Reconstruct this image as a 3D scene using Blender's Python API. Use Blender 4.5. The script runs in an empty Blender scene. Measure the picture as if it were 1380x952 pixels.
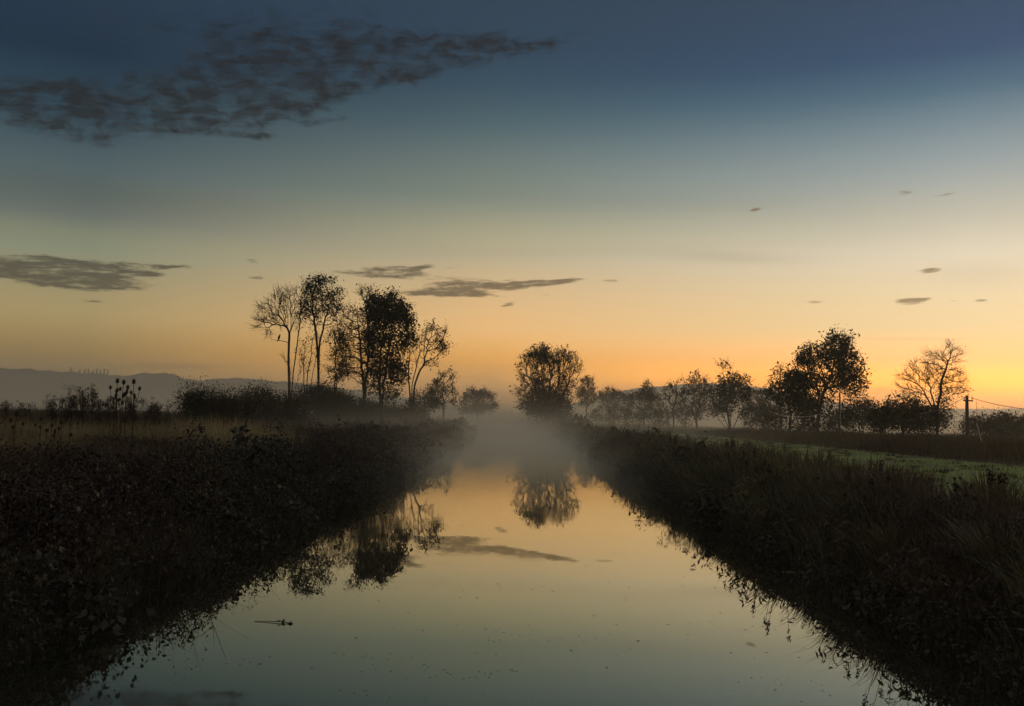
import bpy, math, random
import numpy as np
from mathutils import Matrix, Vector

rng = np.random.default_rng(7)
random.seed(7)
R = math.radians
S = bpy.context.scene
COL = S.collection

# ------------------------------------------------------------------ camera
FPX = 1245.0                       # focal length in photo pixels (1380 wide)
EYE = 2.4                          # eye above the water, metres
cam = bpy.data.cameras.new("camera")
cam.sensor_width = 36.0
cam.lens = 36.0 * FPX / 1380.0
cam.clip_start = 0.1
cam.clip_end = 8000.0
camo = bpy.data.objects.new("camera", cam)
COL.objects.link(camo)
CM = (Matrix.Rotation(R(0.69), 4, 'Z') @ Matrix.Rotation(R(90 + 3.95), 4, 'X')
      @ Matrix.Rotation(R(1.6), 4, 'Z'))
CM.translation = (0, 0, EYE)
camo.matrix_world = CM
S.camera = camo
CR = np.array(CM.to_3x3())


def ray(px, py):
    d = CR @ np.array([(px - 690.0) / FPX, -(py - 476.0) / FPX, -1.0])
    return d / np.linalg.norm(d)


def at(px, py, Y):
    d = ray(px, py)
    return np.array([0, 0, EYE]) + d * (Y / d[1])


# ------------------------------------------------------------------ view / render
S.view_settings.view_transform = 'Standard'
S.view_settings.look = 'None'
S.view_settings.exposure = 0.0
S.view_settings.gamma = 1.0
S.render.engine = 'CYCLES'
S.cycles.use_denoising = True
try:
    S.cycles.denoiser = 'OPENIMAGEDENOISE'
    S.cycles.denoising_input_passes = 'RGB_ALBEDO_NORMAL'
except Exception:
    pass
S.cycles.max_bounces = 6
S.cycles.volume_bounces = 2
S.cycles.transparent_max_bounces = 8
S.cycles.volume_step_rate = 1.0
S.cycles.volume_max_steps = 96
S.cycles.sample_clamp_indirect = 4.0


def lin(c):
    o = []
    for v in c:
        v = v / 255.0
        o.append(v / 12.92 if v <= 0.04045 else ((v + 0.055) / 1.055) ** 2.4)
    return tuple(o) + (1.0,)


# ------------------------------------------------------------------ sky (world)
W = bpy.data.worlds.new("World")
S.world = W
W.use_nodes = True
nt = W.node_tree
nt.nodes.clear()
N = nt.nodes
L = nt.links


def node(tree, typ, **kw):
    n = tree.nodes.new(typ)
    for k, v in kw.items():
        setattr(n, k, v)
    return n


def mth(tree, op, *ins, clamp=False):
    n = tree.nodes.new('ShaderNodeMath')
    n.operation = op
    n.use_clamp = clamp
    for i, v in enumerate(ins):
        if isinstance(v, (int, float)):
            n.inputs[i].default_value = v
        else:
            tree.links.new(v, n.inputs[i])
    return n.outputs[0]


def smooth(tree, v, a, b):
    n = tree.nodes.new('ShaderNodeMapRange')
    n.interpolation_type = 'SMOOTHSTEP'
    n.clamp = True
    tree.links.new(v, n.inputs['Value'])
    n.inputs['From Min'].default_value = a
    n.inputs['From Max'].default_value = b
    return n.outputs['Result']


def mixc(tree, fac, a, b, blend='MIX'):
    n = tree.nodes.new('ShaderNodeMix')
    n.data_type = 'RGBA'
    n.blend_type = blend
    n.clamp_factor = True
    if isinstance(fac, (int, float)):
        n.inputs[0].default_value = fac
    else:
        tree.links.new(fac, n.inputs[0])
    for i, v in ((6, a), (7, b)):
        if isinstance(v, tuple):
            n.inputs[i].default_value = v
        else:
            tree.links.new(v, n.inputs[i])
    return n.outputs[2]


tc = node(nt, 'ShaderNodeTexCoord')
sep = node(nt, 'ShaderNodeSeparateXYZ')
L.new(tc.outputs['Generated'], sep.inputs[0])
dx, dy, dz = sep.outputs
EL = mth(nt, 'MULTIPLY', mth(nt, 'ARCSINE', dz), 180 / math.pi)          # elevation, degrees
AZ = mth(nt, 'MULTIPLY', mth(nt, 'ARCTAN2', dx, dy), 180 / math.pi)      # azimuth from the canal, degrees


KS = 4.0                            # ramps hold radiance / KS, the Background strength puts it back
# one gain per stop: how much brighter the sky is than the photograph's colour, for what the haze takes away
SKYGAIN = {'L': [(1.556, 1.379, 0.855), (1.556, 1.379, 0.855), (1.384, 1.336, 1.115), (1.353, 1.317, 1.161), (1.087, 1.142, 1.133), (1.089, 1.115, 1.088), (0.924, 1.003, 1.066), (0.851, 0.992, 1.051), (0.804, 0.973, 1.051), (0.417, 0.754, 0.94), (0.03, 0.535, 0.829)], 'M': [(3.677, 2.93, 1.394), (1.803, 1.566, 0.749), (1.397, 1.35, 1.231), (1.175, 1.184, 1.186), (1.111, 1.128, 1.105), (0.939, 1.025, 1.057), (0.907, 1.003, 1.043), (0.706, 0.937, 1.022), (0.457, 0.801, 0.977), (0.457, 0.801, 0.977)], 'R': [(6.0, 3.347, 0.407), (1.982, 1.367, 1.094), (1.119, 1.151, 1.123), (1.079, 1.122, 1.168), (0.98, 1.034, 1.078), (0.9, 0.997, 1.07), (0.863, 0.984, 1.073), (0.755, 0.945, 1.051), (0.399, 0.806, 0.99), (0.092, 0.619, 0.956)]}
SKYCOL = {
    'L': (105, [(515, (130, 114, 84)), (477, (140, 119, 84)), (440, (158, 137, 95)), (422, (163, 144, 102)), (335, (135, 138, 115)), (315, (127, 131, 111)), (287, (106, 112, 104)),
                (257, (92, 101, 97)), (225, (84, 98, 100)), (150, (54, 76, 86)), (67, (28, 55, 70))]),
    'M': (660, [(520, (176, 137, 92)), (487, (217, 162, 95)), (445, (229, 182, 122)), (347, (184, 170, 138)), (315, (168, 162, 134)), (267, (132, 138, 124)), (217, (110, 122, 118)),
                (167, (84, 102, 107)), (117, (66, 84, 96)), (67, (48, 70, 86))]),
    'R': (1300, [(517, (244, 172, 96)), (487, (253, 210, 131)), (445, (253, 217, 158)), (342, (228, 212, 183)), (287, (198, 191, 171)), (240, (172, 174, 166)), (215, (157, 164, 162)),
                 (167, (128, 142, 148)), (117, (93, 114, 128)), (67, (66, 89, 112))]),
}
HIGH = [(27, (40, 60, 80)), (33, (62, 76, 90)), (42, (108, 114, 120)), (58, (140, 142, 144)), (90, (150, 152, 152))]  # unseen upper sky, brightened towards the zenith as fill for banks and mist


def ramp_lin(pts):
    n = node(nt, 'ShaderNodeValToRGB')
    r = n.color_ramp
    r.interpolation = 'LINEAR'
    pts = sorted(pts)
    while len(r.elements) < len(pts):
        r.elements.new(0.5)
    for e, (el, c) in zip(r.elements, pts):
        e.position = max(0, min(1, (el + 5) / 95.0))
        e.color = tuple(min(1.0, v / KS) for v in c[:3]) + (1,)
    L.new(mth(nt, 'DIVIDE', mth(nt, 'ADD', EL, 5.0), 95.0), n.inputs[0])
    return n.outputs[0]


def elev(px, py):
    return math.degrees(math.asin(ray(px, py)[2]))


def sky_col(k):
    x, st = SKYCOL[k]
    pts = []
    for (py, c), g in zip(st, SKYGAIN[k]):
        gg = g if isinstance(g, (tuple, list)) else (g, g, g)
        pts.append((elev(x, py), [a * b for a, b in zip(lin(c), gg)]))
    lo = pts[0]
    pts += [(-5, [v * .5 for v in lo[1]]), (0.0, [v * .8 for v in lo[1]])]
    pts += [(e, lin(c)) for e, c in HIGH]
    return ramp_lin(pts)


SKY_LEFT = sky_col('L')
SKY_MID = sky_col('M')
SKY_RIGHT = sky_col('R')
SKY_BACK = ramp_lin([(-5, lin((50, 46, 44))), (0, lin((128, 116, 104))), (8, lin((150, 140, 128))), (20, lin((146, 142, 136))), (45, lin((146, 146, 146))), (90, lin((150, 152, 152)))])  # unseen sky behind the camera, brightness added to light banks and mist
def linstep(v, a, b):
    n = nt.nodes.new('ShaderNodeMapRange')
    n.clamp = True
    L.new(v, n.inputs['Value'])
    n.inputs['From Min'].default_value = a
    n.inputs['From Max'].default_value = b
    return n.outputs['Result']


tl = linstep(AZ, -25.5, -2.0)
tr = linstep(AZ, -2.0, 25.5)
sky = mixc(nt, tr, mixc(nt, tl, SKY_LEFT, SKY_MID), SKY_RIGHT)
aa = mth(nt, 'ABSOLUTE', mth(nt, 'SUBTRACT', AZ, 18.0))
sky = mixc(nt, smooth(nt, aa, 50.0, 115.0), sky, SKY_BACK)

# clouds: flattened streaks that stand in fixed compass directions far away
cmb = node(nt, 'ShaderNodeCombineXYZ')
L.new(mth(nt, 'MULTIPLY', AZ, 0.30), cmb.inputs[0])
L.new(mth(nt, 'ADD', mth(nt, 'MULTIPLY', EL, 1.0), mth(nt, 'MULTIPLY', AZ, -0.05)), cmb.inputs[1])


def noise(tree, vec, scale, detail, rough=0.55, dist=0.0):
    n = tree.nodes.new('ShaderNodeTexNoise')
    n.inputs['Scale'].default_value = scale
    n.inputs['Detail'].default_value = detail
    n.inputs['Roughness'].default_value = rough
    n.inputs['Distortion'].default_value = dist
    tree.links.new(vec, n.inputs['Vector'])
    return n.outputs[0]


def azel(px, py):
    d = ray(px, py)
    return math.degrees(math.atan2(d[0], d[1])), math.degrees(math.asin(d[2]))


def blob(px, py, rx, ry, tilt, s):
    """soft elliptical cloud patch, sizes in degrees through the focal length"""
    a0, e0 = azel(px, py)
    ra, re = math.degrees(rx / FPX), math.degrees(ry / FPX)
    c, sn = math.cos(R(tilt)), math.sin(R(tilt))
    du = mth(nt, 'SUBTRACT', AZ, a0)
    dv = mth(nt, 'SUBTRACT', EL, e0)
    u = mth(nt, 'MULTIPLY', mth(nt, 'ADD', mth(nt, 'MULTIPLY', du, c), mth(nt, 'MULTIPLY', dv, sn)), 1 / ra)
    v = mth(nt, 'MULTIPLY', mth(nt, 'SUBTRACT', mth(nt, 'MULTIPLY', dv, c), mth(nt, 'MULTIPLY', du, sn)), 1 / re)
    q = mth(nt, 'ADD', mth(nt, 'MULTIPLY', u, u), mth(nt, 'MULTIPLY', v, v))
    return mth(nt, 'MULTIPLY', mth(nt, 'EXPONENT', mth(nt, 'MULTIPLY', q, -1.0)), s)


def total(bl):
    o = blob(*bl[0])
    for b in bl[1:]:
        o = mth(nt, 'ADD', o, blob(*b))
    return o


def stretched(name_az, name_el, shear):
    c = node(nt, 'ShaderNodeCombineXYZ')
    L.new(mth(nt, 'MULTIPLY', AZ, name_az), c.inputs[0])
    L.new(mth(nt, 'ADD', mth(nt, 'MULTIPLY', EL, name_el), mth(nt, 'MULTIPLY', AZ, shear)), c.inputs[1])
    return c.outputs[0]


nz1 = noise(nt, stretched(.36, .66, -.07), 1.75, 11, 0.66, 0.5)
nz3 = noise(nt, stretched(.16, 1.5, -.10), 3.2, 8, 0.68, 0.6)
nz2 = noise(nt, stretched(.42, 2.1, -.05), 1.9, 9, 0.7, 0.2)
upper = total([(95, 148, 75, 24, 0, 1.1), (190, 140, 80, 30, 3, 1.15), (300, 118, 90, 40, 6, 1.1), (260, 165, 80, 16, 3, 1.0), (390, 105, 70, 40, 10, 1.05),
               (380, 140, 70, 18, 12, 1.0), (470, 100, 60, 26, 14, 1.0), (545, 98, 55, 16, 12, 1.25), (640, 72, 80, 16, 12, 1.0), (730, 62, 60, 9, 12, 0.95),
               (500, 60, 110, 20, 6, 0.9), (70, 130, 50, 16, 0, 1.0), (40, 148, 50, 22, 0, 1.0), (330, 70, 60, 22, 10, 0.85), (600, 58, 70, 14, 8, 0.9), (110, 185, 50, 8, 0, 0.8), (340, 183, 45, 4, 3, 0.8), (440, 163, 50, 5, 10, 0.75), (350, 30, 240, 20, 8, 0.55)])
uf = mth(nt, 'ADD', mth(nt, 'MINIMUM', upper, 1.05), mth(nt, 'ADD', mth(nt, 'MULTIPLY', mth(nt, 'SUBTRACT', nz1, 0.5), 3.2), mth(nt, 'MULTIPLY', mth(nt, 'SUBTRACT', nz3, 0.5), 1.3)))
um = smooth(nt, uf, 0.36, 1.55)
um = mth(nt, 'MULTIPLY', um, smooth(nt, upper, 0.10, 0.45))
lower = total([(75, 372, 60, 12, -3, 1.25), (40, 366, 70, 14, -3, 0.9), (165, 366, 35, 5, 0, 0.85), (120, 382, 50, 5, -2, 0.9), (235, 360, 25, 3.5, 4, 0.7), (75, 350, 35, 4, -6, 0.8),
               (340, 352, 12, 4, -12, 0.55), (345, 374, 12, 3, 0, 0.7), (125, 406, 18, 2.5, 0, 0.55), (200, 370, 22, 4, 4, 0.7),
               (530, 363, 40, 5, 3, 0.95), (570, 360, 20, 4, 12, 0.8), (612, 361, 18, 3, 4, 0.6), (590, 394, 55, 6, 3, 1.25), (670, 386, 70, 6, 5, 1.2), (750, 380, 38, 4, 5, 1.1), (640, 398, 50, 3, 0, 0.7),
               (685, 411, 10, 3, 10, 0.9), (738, 397, 8, 2.5, 6, 0.7), (820, 379, 18, 2.5, 2, 0.75), (500, 372, 40, 3, 0, 0.6),
               (1228, 406, 18, 4, 2, 1.25), (1248, 402, 10, 2.2, 8, 0.8), (1251, 365, 14, 3.4, 2, 0.95), (1099, 407, 11, 2.4, 0, 0.95), (1322, 405, 10, 2.5, 0, 0.75),
               (1285, 406, 10, 1.6, 0, 0.6), (1018, 282, 9, 4, 14, 0.7), (1218, 260, 12, 4, 8, 0.72), (1275, 263, 20, 2.6, 0, 0.6), (598, 333, 8, 2, 0, 0.5), (150, 356, 60, 5, 2, 0.8), (110, 376, 80, 7, 0, 0.9), (545, 371, 50, 4, 2, 0.75), (470, 367, 30, 3, 0, 0.6), (610, 380, 60, 5, 4, 0.8)])
lf = mth(nt, 'ADD', mth(nt, 'MINIMUM', lower, 1.0), mth(nt, 'ADD', mth(nt, 'MULTIPLY', mth(nt, 'SUBTRACT', nz2, 0.5), 2.6), mth(nt, 'MULTIPLY', mth(nt, 'SUBTRACT', nz3, 0.5), 1.6)))
lm = smooth(nt, lf, 0.24, 1.10)
lm = mth(nt, 'MULTIPLY', lm, smooth(nt, lower, 0.12, 0.5))
faint = total([(985, 347, 90, 8, -3, 0.16), (1320, 370, 60, 16, -2, 0.10), (180, 265, 170, 22, 0, 0.12), (240, 494, 60, 4, 2, 0.30), (1235, 457, 75, 1.3, -1, 0.16),
               (900, 275, 200, 14, -2, 0.06), (700, 340, 260, 10, 2, 0.06), (1220, 527, 80, 5, 0, 0.22), (930, 515, 90, 6, 3, 0.12)])
def lk(c, g=1.0):
    return tuple(v * g / KS for v in lin(c)[:3]) + (1.0,)


sky = mixc(nt, faint, sky, lk((84, 76, 64)))
sky = mixc(nt, mth(nt, 'MULTIPLY', um, 0.92), sky, mixc(nt, smooth(nt, nz2, 0.35, 0.65), lk((0, 12, 22)), lk((16, 22, 30))))
sky = mixc(nt, mth(nt, 'MULTIPLY', lm, 0.88), sky, mixc(nt, smooth(nt, AZ, -25, 25), lk((70, 67, 56)), lk((120, 98, 66))))

# a share of the physical dusk sky gives the last warm glow near the sunken sun
nish = node(nt, 'ShaderNodeTexSky')
nish.sky_type = 'NISHITA'
nish.sun_disc = False
nish.sun_elevation = R(1.5)
nish.sun_rotation = R(38)
nsk = mixc(nt, 1.0, nish.outputs[0], (0.03, 0.03, 0.03, 1), 'MULTIPLY')
sky = mixc(nt, 0.04, sky, nsk)
bg = node(nt, 'ShaderNodeBackground')
bg.inputs['Strength'].default_value = KS
L.new(sky, bg.inputs['Color'])
wo = node(nt, 'ShaderNodeOutputWorld')
L.new(bg.outputs[0], wo.inputs['Surface'])

sun = bpy.data.lights.new("sun", 'SUN')
sun.energy = 0.7
sun.angle = R(4)
sun.color = (1.0, 0.72, 0.42)
suno = bpy.data.objects.new("sun", sun)
COL.objects.link(suno)
suno.rotation_euler = Vector((math.sin(R(38)), math.cos(R(38)), math.tan(R(3.0)))).to_track_quat('Z', 'Y').to_euler()

# ------------------------------------------------------------------ helpers
def link(o, parent=None):
    COL.objects.link(o)
    if parent is not None:
        o.parent = parent
    return o


def tag(o, label=None, cat=None, group=None, kind=None):
    if label: o['label'] = label
    if cat: o['category'] = cat
    if group: o['group'] = group
    if kind: o['kind'] = kind
    return o


def empty(name, loc, label, cat, group=None):
    o = bpy.data.objects.new(name, None)
    o.location = tuple(float(v) for v in loc)
    o.empty_display_size = 0.2
    link(o)
    return tag(o, label, cat, group)


def mesh_from(name, V, F, mats, parent=None, smooth_=False, midx=None):
    """V: (n,3); F: (m,k) all faces with the same number of corners, or a list of such arrays"""
    V = np.asarray(V, dtype=np.float32)
    Fs = F if isinstance(F, list) else [F]
    Fs = [np.asarray(f, dtype=np.int32) for f in Fs if len(f)]
    me = bpy.data.meshes.new(name)
    me.vertices.add(len(V))
    me.vertices.foreach_set('co', V.ravel())
    loops = np.concatenate([f.ravel() for f in Fs])
    tot = np.concatenate([np.full(len(f), f.shape[1], dtype=np.int32) for f in Fs])
    start = np.concatenate([[0], np.cumsum(tot)[:-1]]).astype(np.int32)
    me.loops.add(len(loops))
    me.loops.foreach_set('vertex_index', loops)
    me.polygons.add(len(tot))
    me.polygons.foreach_set('loop_start', start)
    me.polygons.foreach_set('loop_total', tot)
    for m in (mats if isinstance(mats, list) else [mats]):
        me.materials.append(m)
    if midx is not None:
        me.polygons.foreach_set('material_index', np.asarray(midx, dtype=np.int32))
    if smooth_:
        me.polygons.foreach_set('use_smooth', np.ones(len(tot), dtype=bool))
    me.update(calc_edges=True)
    me.validate()
    o = bpy.data.objects.new(name, me)
    link(o, parent)
    if parent is not None:                       # geometry is written in world axes
        o.matrix_parent_inverse = Matrix.Translation(-parent.location)
    return o


def unit(v):
    return v / (np.linalg.norm(v, axis=-1, keepdims=True) + 1e-9)


def rdir(n):
    return unit(rng.normal(size=(n, 3)))


class Geo:
    def __init__(s):
        s.V = []; s.Q = []; s.T = []; s.n = 0

    def add(s, V, Q=None, T=None):
        V = np.asarray(V, dtype=np.float64).reshape(-1, 3)
        if Q is not None and len(Q): s.Q.append(np.asarray(Q) + s.n)
        if T is not None and len(T): s.T.append(np.asarray(T) + s.n)
        s.V.append(V); s.n += len(V)

    def build(s, name, mats, parent=None, smooth_=False):
        F = []
        if s.Q: F.append(np.concatenate(s.Q))
        if s.T: F.append(np.concatenate(s.T))
        return mesh_from(name, np.concatenate(s.V), F, mats, parent, smooth_)

    # many leaves: folded diamonds
    def leaves(s, P, size, aspect=0.55, nrm=None, droop=0.0):
        P = np.asarray(P); n = len(P)
        if n == 0: return
        size = np.broadcast_to(np.asarray(size, dtype=float), (n,))[:, None]
        a = rdir(n)
        a[:, 2] -= droop
        a = unit(a)
        b = unit(np.cross(a, rdir(n)))
        c = np.cross(a, b)
        fold = c * size * 0.12
        V = np.stack([P - a * size * 0.5, P + b * size * aspect * 0.5 + fold, P + a * size * 0.5, P - b * size * aspect * 0.5 + fold], 1)
        Q = np.arange(n * 4).reshape(n, 4)
        s.add(V.reshape(-1, 3), Q)

    # many grass or reed blades: tapered bent strips
    def blades(s, P, h, w, lean, bend=0.5, seg=3):
        P = np.asarray(P); n = len(P)
        if n == 0: return
        h = np.broadcast_to(np.asarray(h, dtype=float), (n,))
        w = np.broadcast_to(np.asarray(w, dtype=float), (n,))
        bend = np.broadcast_to(np.asarray(bend, dtype=float), (n,))
        ln = np.asarray(lean, dtype=float)
        side = rng.uniform(0, 2 * np.pi, n)
        sv = np.stack([np.cos(side), np.sin(side), np.zeros(n)], 1)
        rows = []
        for k in range(seg + 1):
            t = k / seg
            z = h * (t - 0.45 * bend * t ** 3)
            off = ln * (h * (0.35 * t + 0.65 * bend * t * t))[:, None]
            c = P + off
            c = c + np.stack([np.zeros(n), np.zeros(n), z], 1)
            ww = (w * (1.0 - 0.92 * t ** 1.5))[:, None] * 0.5
            rows.append(c - sv * ww); rows.append(c + sv * ww)
        V = np.stack(rows, 1)
        m = 2 * (seg + 1)
        base = (np.arange(n) * m)[:, None]
        Q = np.concatenate([base + np.array([[2 * k, 2 * k + 1, 2 * k + 3, 2 * k + 2]]) for k in range(seg)], 0)
        s.add(V.reshape(-1, 3), Q)

    # frustums between A and B with radii
    def tubes(s, A, B, ra, rb, k=5):
        A = np.asarray(A); B = np.asarray(B); n = len(A)
        if n == 0: return
        ra = np.broadcast_to(np.asarray(ra, dtype=float), (n,)); rb = np.broadcast_to(np.asarray(rb, dtype=float), (n,))
        d = unit(B - A)
        ref = np.where(np.abs(d[:, 2:3]) > 0.9, np.array([[1.0, 0, 0]]), np.array([[0, 0, 1.0]]))
        u = unit(np.cross(d, ref)); v = np.cross(d, u)
        rows = []
        for P, r in ((A, ra), (B, rb)):
            for j in range(k):
                a = 2 * np.pi * j / k
                rows.append(P + (u * math.cos(a) + v * math.sin(a)) * r[:, None])
        V = np.stack(rows, 1)
        base = (np.arange(n) * 2 * k)[:, None]
        Q = np.concatenate([base + np.array([[j, (j + 1) % k, k + (j + 1) % k, k + j]]) for j in range(k)], 0)
        s.add(V.reshape(-1, 3), Q)

    def path(s, pts, r0, r1, k=6):
        pts = np.asarray(pts, dtype=float)
        n = len(pts)
        r = np.linspace(r0, r1, n)
        s.tubes(pts[:-1], pts[1:], r[:-1], r[1:], k)

    def ball(s, c, rx, ry, rz, nu=10, nv=7, axis=None):
        c = np.asarray(c, dtype=float)
        V = []
        for i in range(nv + 1):
            th = np.pi * i / nv
            for j in range(nu):
                ph = 2 * np.pi * j / nu
                V.append((rx * math.sin(th) * math.cos(ph), ry * math.sin(th) * math.sin(ph), rz * math.cos(th)))
        V = np.array(V)
        if axis is not None:
            q = Vector((0, 0, 1)).rotation_difference(Vector(axis))
            V = V @ np.array(q.to_matrix()).T
        Q = [(i * nu + j, i * nu + (j + 1) % nu, (i + 1) * nu + (j + 1) % nu, (i + 1) * nu + j) for i in range(nv) for j in range(nu)]
        s.add(V + c, Q)

    def box(s, c, sx, sy, sz, rot=None):
        V = np.array([(x, y, z) for x in (-.5, .5) for y in (-.5, .5) for z in (-.5, .5)]) * np.array([sx, sy, sz])
        if rot is not None: V = V @ np.array(rot).T
        s.add(V + np.asarray(c), [(0, 1, 3, 2), (4, 6, 7, 5), (0, 4, 5, 1), (2, 3, 7, 6), (0, 2, 6, 4), (1, 5, 7, 3)])


# ------------------------------------------------------------------ materials
def veg_mat(name, c1, c2, rough=0.55, transl=0.25, spec=0.35, c3=None, nscale=0.6):
    m = bpy.data.materials.new(name)
    m.use_nodes = True
    t = m.node_tree
    t.nodes.clear()
    g = node(t, 'ShaderNodeNewGeometry')
    nz = noise(t, g.outputs['Position'], nscale, 4)
    f = mth(t, 'ADD', mth(t, 'MULTIPLY', g.outputs['Random Per Island'], 0.7), mth(t, 'MULTIPLY', mth(t, 'SUBTRACT', nz, 0.5), 1.4), clamp=True)
    col = mixc(t, f, c1 + (1,), c2 + (1,))
    if c3:
        nz2 = noise(t, g.outputs['Position'], nscale * 0.35, 3)
        col = mixc(t, smooth(t, nz2, 0.45, 0.62), col, c3 + (1,))
    p = node(t, 'ShaderNodeBsdfPrincipled')
    t.links.new(col, p.inputs['Base Color'])
    p.inputs['Roughness'].default_value = rough
    p.inputs['Specular IOR Level'].default_value = spec
    out = node(t, 'ShaderNodeOutputMaterial')
    if transl > 0:
        tr_ = node(t, 'ShaderNodeBsdfTranslucent')
        t.links.new(col, tr_.inputs['Color'])
        mx = node(t, 'ShaderNodeMixShader')
        mx.inputs[0].default_value = transl
        t.links.new(p.outputs[0], mx.inputs[1])
        t.links.new(tr_.outputs[0], mx.inputs[2])
        t.links.new(mx.outputs[0], out.inputs['Surface'])
    else:
        t.links.new(p.outputs[0], out.inputs['Surface'])
    return m


M = {}
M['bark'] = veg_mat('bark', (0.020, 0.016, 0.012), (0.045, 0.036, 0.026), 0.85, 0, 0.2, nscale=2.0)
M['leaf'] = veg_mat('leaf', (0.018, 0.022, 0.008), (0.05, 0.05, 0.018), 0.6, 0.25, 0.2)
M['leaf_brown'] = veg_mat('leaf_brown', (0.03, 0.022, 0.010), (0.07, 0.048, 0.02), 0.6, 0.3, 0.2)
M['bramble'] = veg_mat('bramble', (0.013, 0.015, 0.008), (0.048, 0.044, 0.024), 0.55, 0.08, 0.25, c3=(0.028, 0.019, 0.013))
M['cane'] = veg_mat('cane', (0.03, 0.016, 0.012), (0.06, 0.036, 0.022), 0.7, 0, 0.3)
M['seed_stalk'] = veg_mat('seed_stalk', (0.022, 0.012, 0.009), (0.05, 0.03, 0.02), 0.8, 0, 0.2)
M['tan_grass'] = veg_mat('tan_grass', (0.22, 0.18, 0.09), (0.42, 0.35, 0.19), 0.7, 0.2, 0.2, c3=(0.08, 0.05, 0.03), nscale=0.5)
M['brown_grass'] = veg_mat('brown_grass', (0.05, 0.038, 0.018), (0.12, 0.09, 0.04), 0.7, 0.2, 0.2, c3=(0.04, 0.026, 0.015), nscale=0.4)
M['reed'] = veg_mat('reed', (0.034, 0.036, 0.015), (0.14, 0.11, 0.05), 0.5, 0.28, 0.35, c3=(0.05, 0.033, 0.02), nscale=0.7)
M['sedge'] = veg_mat('sedge', (0.04, 0.045, 0.018), (0.16, 0.12, 0.05), 0.45, 0.25, 0.4)
M['turf'] = veg_mat('turf', (0.22, 0.30, 0.08), (0.38, 0.46, 0.16), 0.38, 0.3, 0.7, nscale=0.35)
M['teasel'] = veg_mat('teasel', (0.02, 0.014, 0.010), (0.04, 0.028, 0.018), 0.8, 0, 0.2)
M['wood'] = veg_mat('wood', (0.05, 0.042, 0.034), (0.10, 0.085, 0.065), 0.8, 0, 0.2, nscale=5.0)
M['pale_wood'] = veg_mat('pale_wood', (0.30, 0.26, 0.20), (0.42, 0.37, 0.29), 0.8, 0, 0.2, nscale=5.0)
M['metal'] = veg_mat('metal', (0.10, 0.10, 0.10), (0.16, 0.16, 0.16), 0.5, 0, 0.5)
M['pale_wire'] = veg_mat('pale_wire', (0.45, 0.42, 0.36), (0.55, 0.5, 0.44), 0.4, 0, 0.5)
M['feather'] = veg_mat('feather', (0.012, 0.012, 0.013), (0.022, 0.022, 0.024), 0.6, 0, 0.3)
M['hill'] = veg_mat('hill', (0.03, 0.04, 0.02), (0.06, 0.07, 0.035), 0.9, 0, 0.1, nscale=0.03)
M['dead_leaf'] = veg_mat('dead_leaf', (0.025, 0.02, 0.012), (0.06, 0.05, 0.03), 0.5, 0, 0.3)


def ground_mat(name, c1, c2, c3, sc):
    m = bpy.data.materials.new(name)
    m.use_nodes = True
    t = m.node_tree
    p = t.nodes['Principled BSDF']
    g = node(t, 'ShaderNodeNewGeometry')
    a = noise(t, g.outputs['Position'], sc, 8, 0.65)
    b = noise(t, g.outputs['Position'], sc * 0.13, 4, 0.6)
    col = mixc(t, smooth(t, a, 0.3, 0.7), c1 + (1,), c2 + (1,))
    col = mixc(t, smooth(t, b, 0.42, 0.62), col, c3 + (1,))
    t.links.new(col, p.inputs['Base Color'])
    p.inputs['Roughness'].default_value = 0.9
    p.inputs['Specular IOR Level'].default_value = 0.15
    bp = node(t, 'ShaderNodeBump')
    bp.inputs['Strength'].default_value = 0.7
    bp.inputs['Distance'].default_value = 0.08
    t.links.new(a, bp.inputs['Height'])
    t.links.new(bp.outputs[0], p.inputs['Normal'])
    return m


M['soil'] = ground_mat('soil', (0.018, 0.014, 0.009), (0.035, 0.028, 0.017), (0.022, 0.020, 0.010), 1.3)
M['meadow'] = ground_mat('meadow', (0.05, 0.038, 0.018), (0.09, 0.068, 0.032), (0.05, 0.04, 0.022), 0.9)
M['pasture'] = ground_mat('pasture', (0.08, 0.115, 0.035), (0.20, 0.25, 0.08), (0.085, 0.085, 0.035), 1.1)

mw = bpy.data.materials.new('water')
mw.use_nodes = True
t = mw.node_tree
t.nodes.clear()
g = node(t, 'ShaderNodeNewGeometry')
mp = node(t, 'ShaderNodeVectorMath', operation='MULTIPLY')
mp.inputs[1].default_value = (1.0, 0.35, 1.0)
t.links.new(g.outputs['Position'], mp.inputs[0])
r1 = noise(t, mp.outputs[0], 0.9, 3, 0.5)
r2 = noise(t, mp.outputs[0], 7.0, 2, 0.5)
bp = node(t, 'ShaderNodeBump')
bp.inputs['Strength'].default_value = 0.35
bp.inputs['Distance'].default_value = 0.006
t.links.new(mth(t, 'ADD', r1, mth(t, 'MULTIPLY', r2, 0.12)), bp.inputs['Height'])
gl = node(t, 'ShaderNodeBsdfGlossy')
gl.inputs['Color'].default_value = (0.97, 0.90, 0.73, 1)
t.links.new(mth(t, 'MULTIPLY', smooth(t, noise(t, mp.outputs[0], .35, 5, .6), .4, .62), .05), gl.inputs['Roughness'])
t.links.new(bp.outputs[0], gl.inputs['Normal'])
df = node(t, 'ShaderNodeBsdfDiffuse')
df.inputs['Color'].default_value = (0.016, 0.017, 0.012, 1)
fr = node(t, 'ShaderNodeFresnel')
fr.inputs['IOR'].default_value = 1.33
mx = node(t, 'ShaderNodeMixShader')
t.links.new(mth(t, 'POWER', fr.outputs[0], 0.42), mx.inputs[0])
t.links.new(df.outputs[0], mx.inputs[1])
t.links.new(gl.outputs[0], mx.inputs[2])
o_ = node(t, 'ShaderNodeOutputMaterial')
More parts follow.
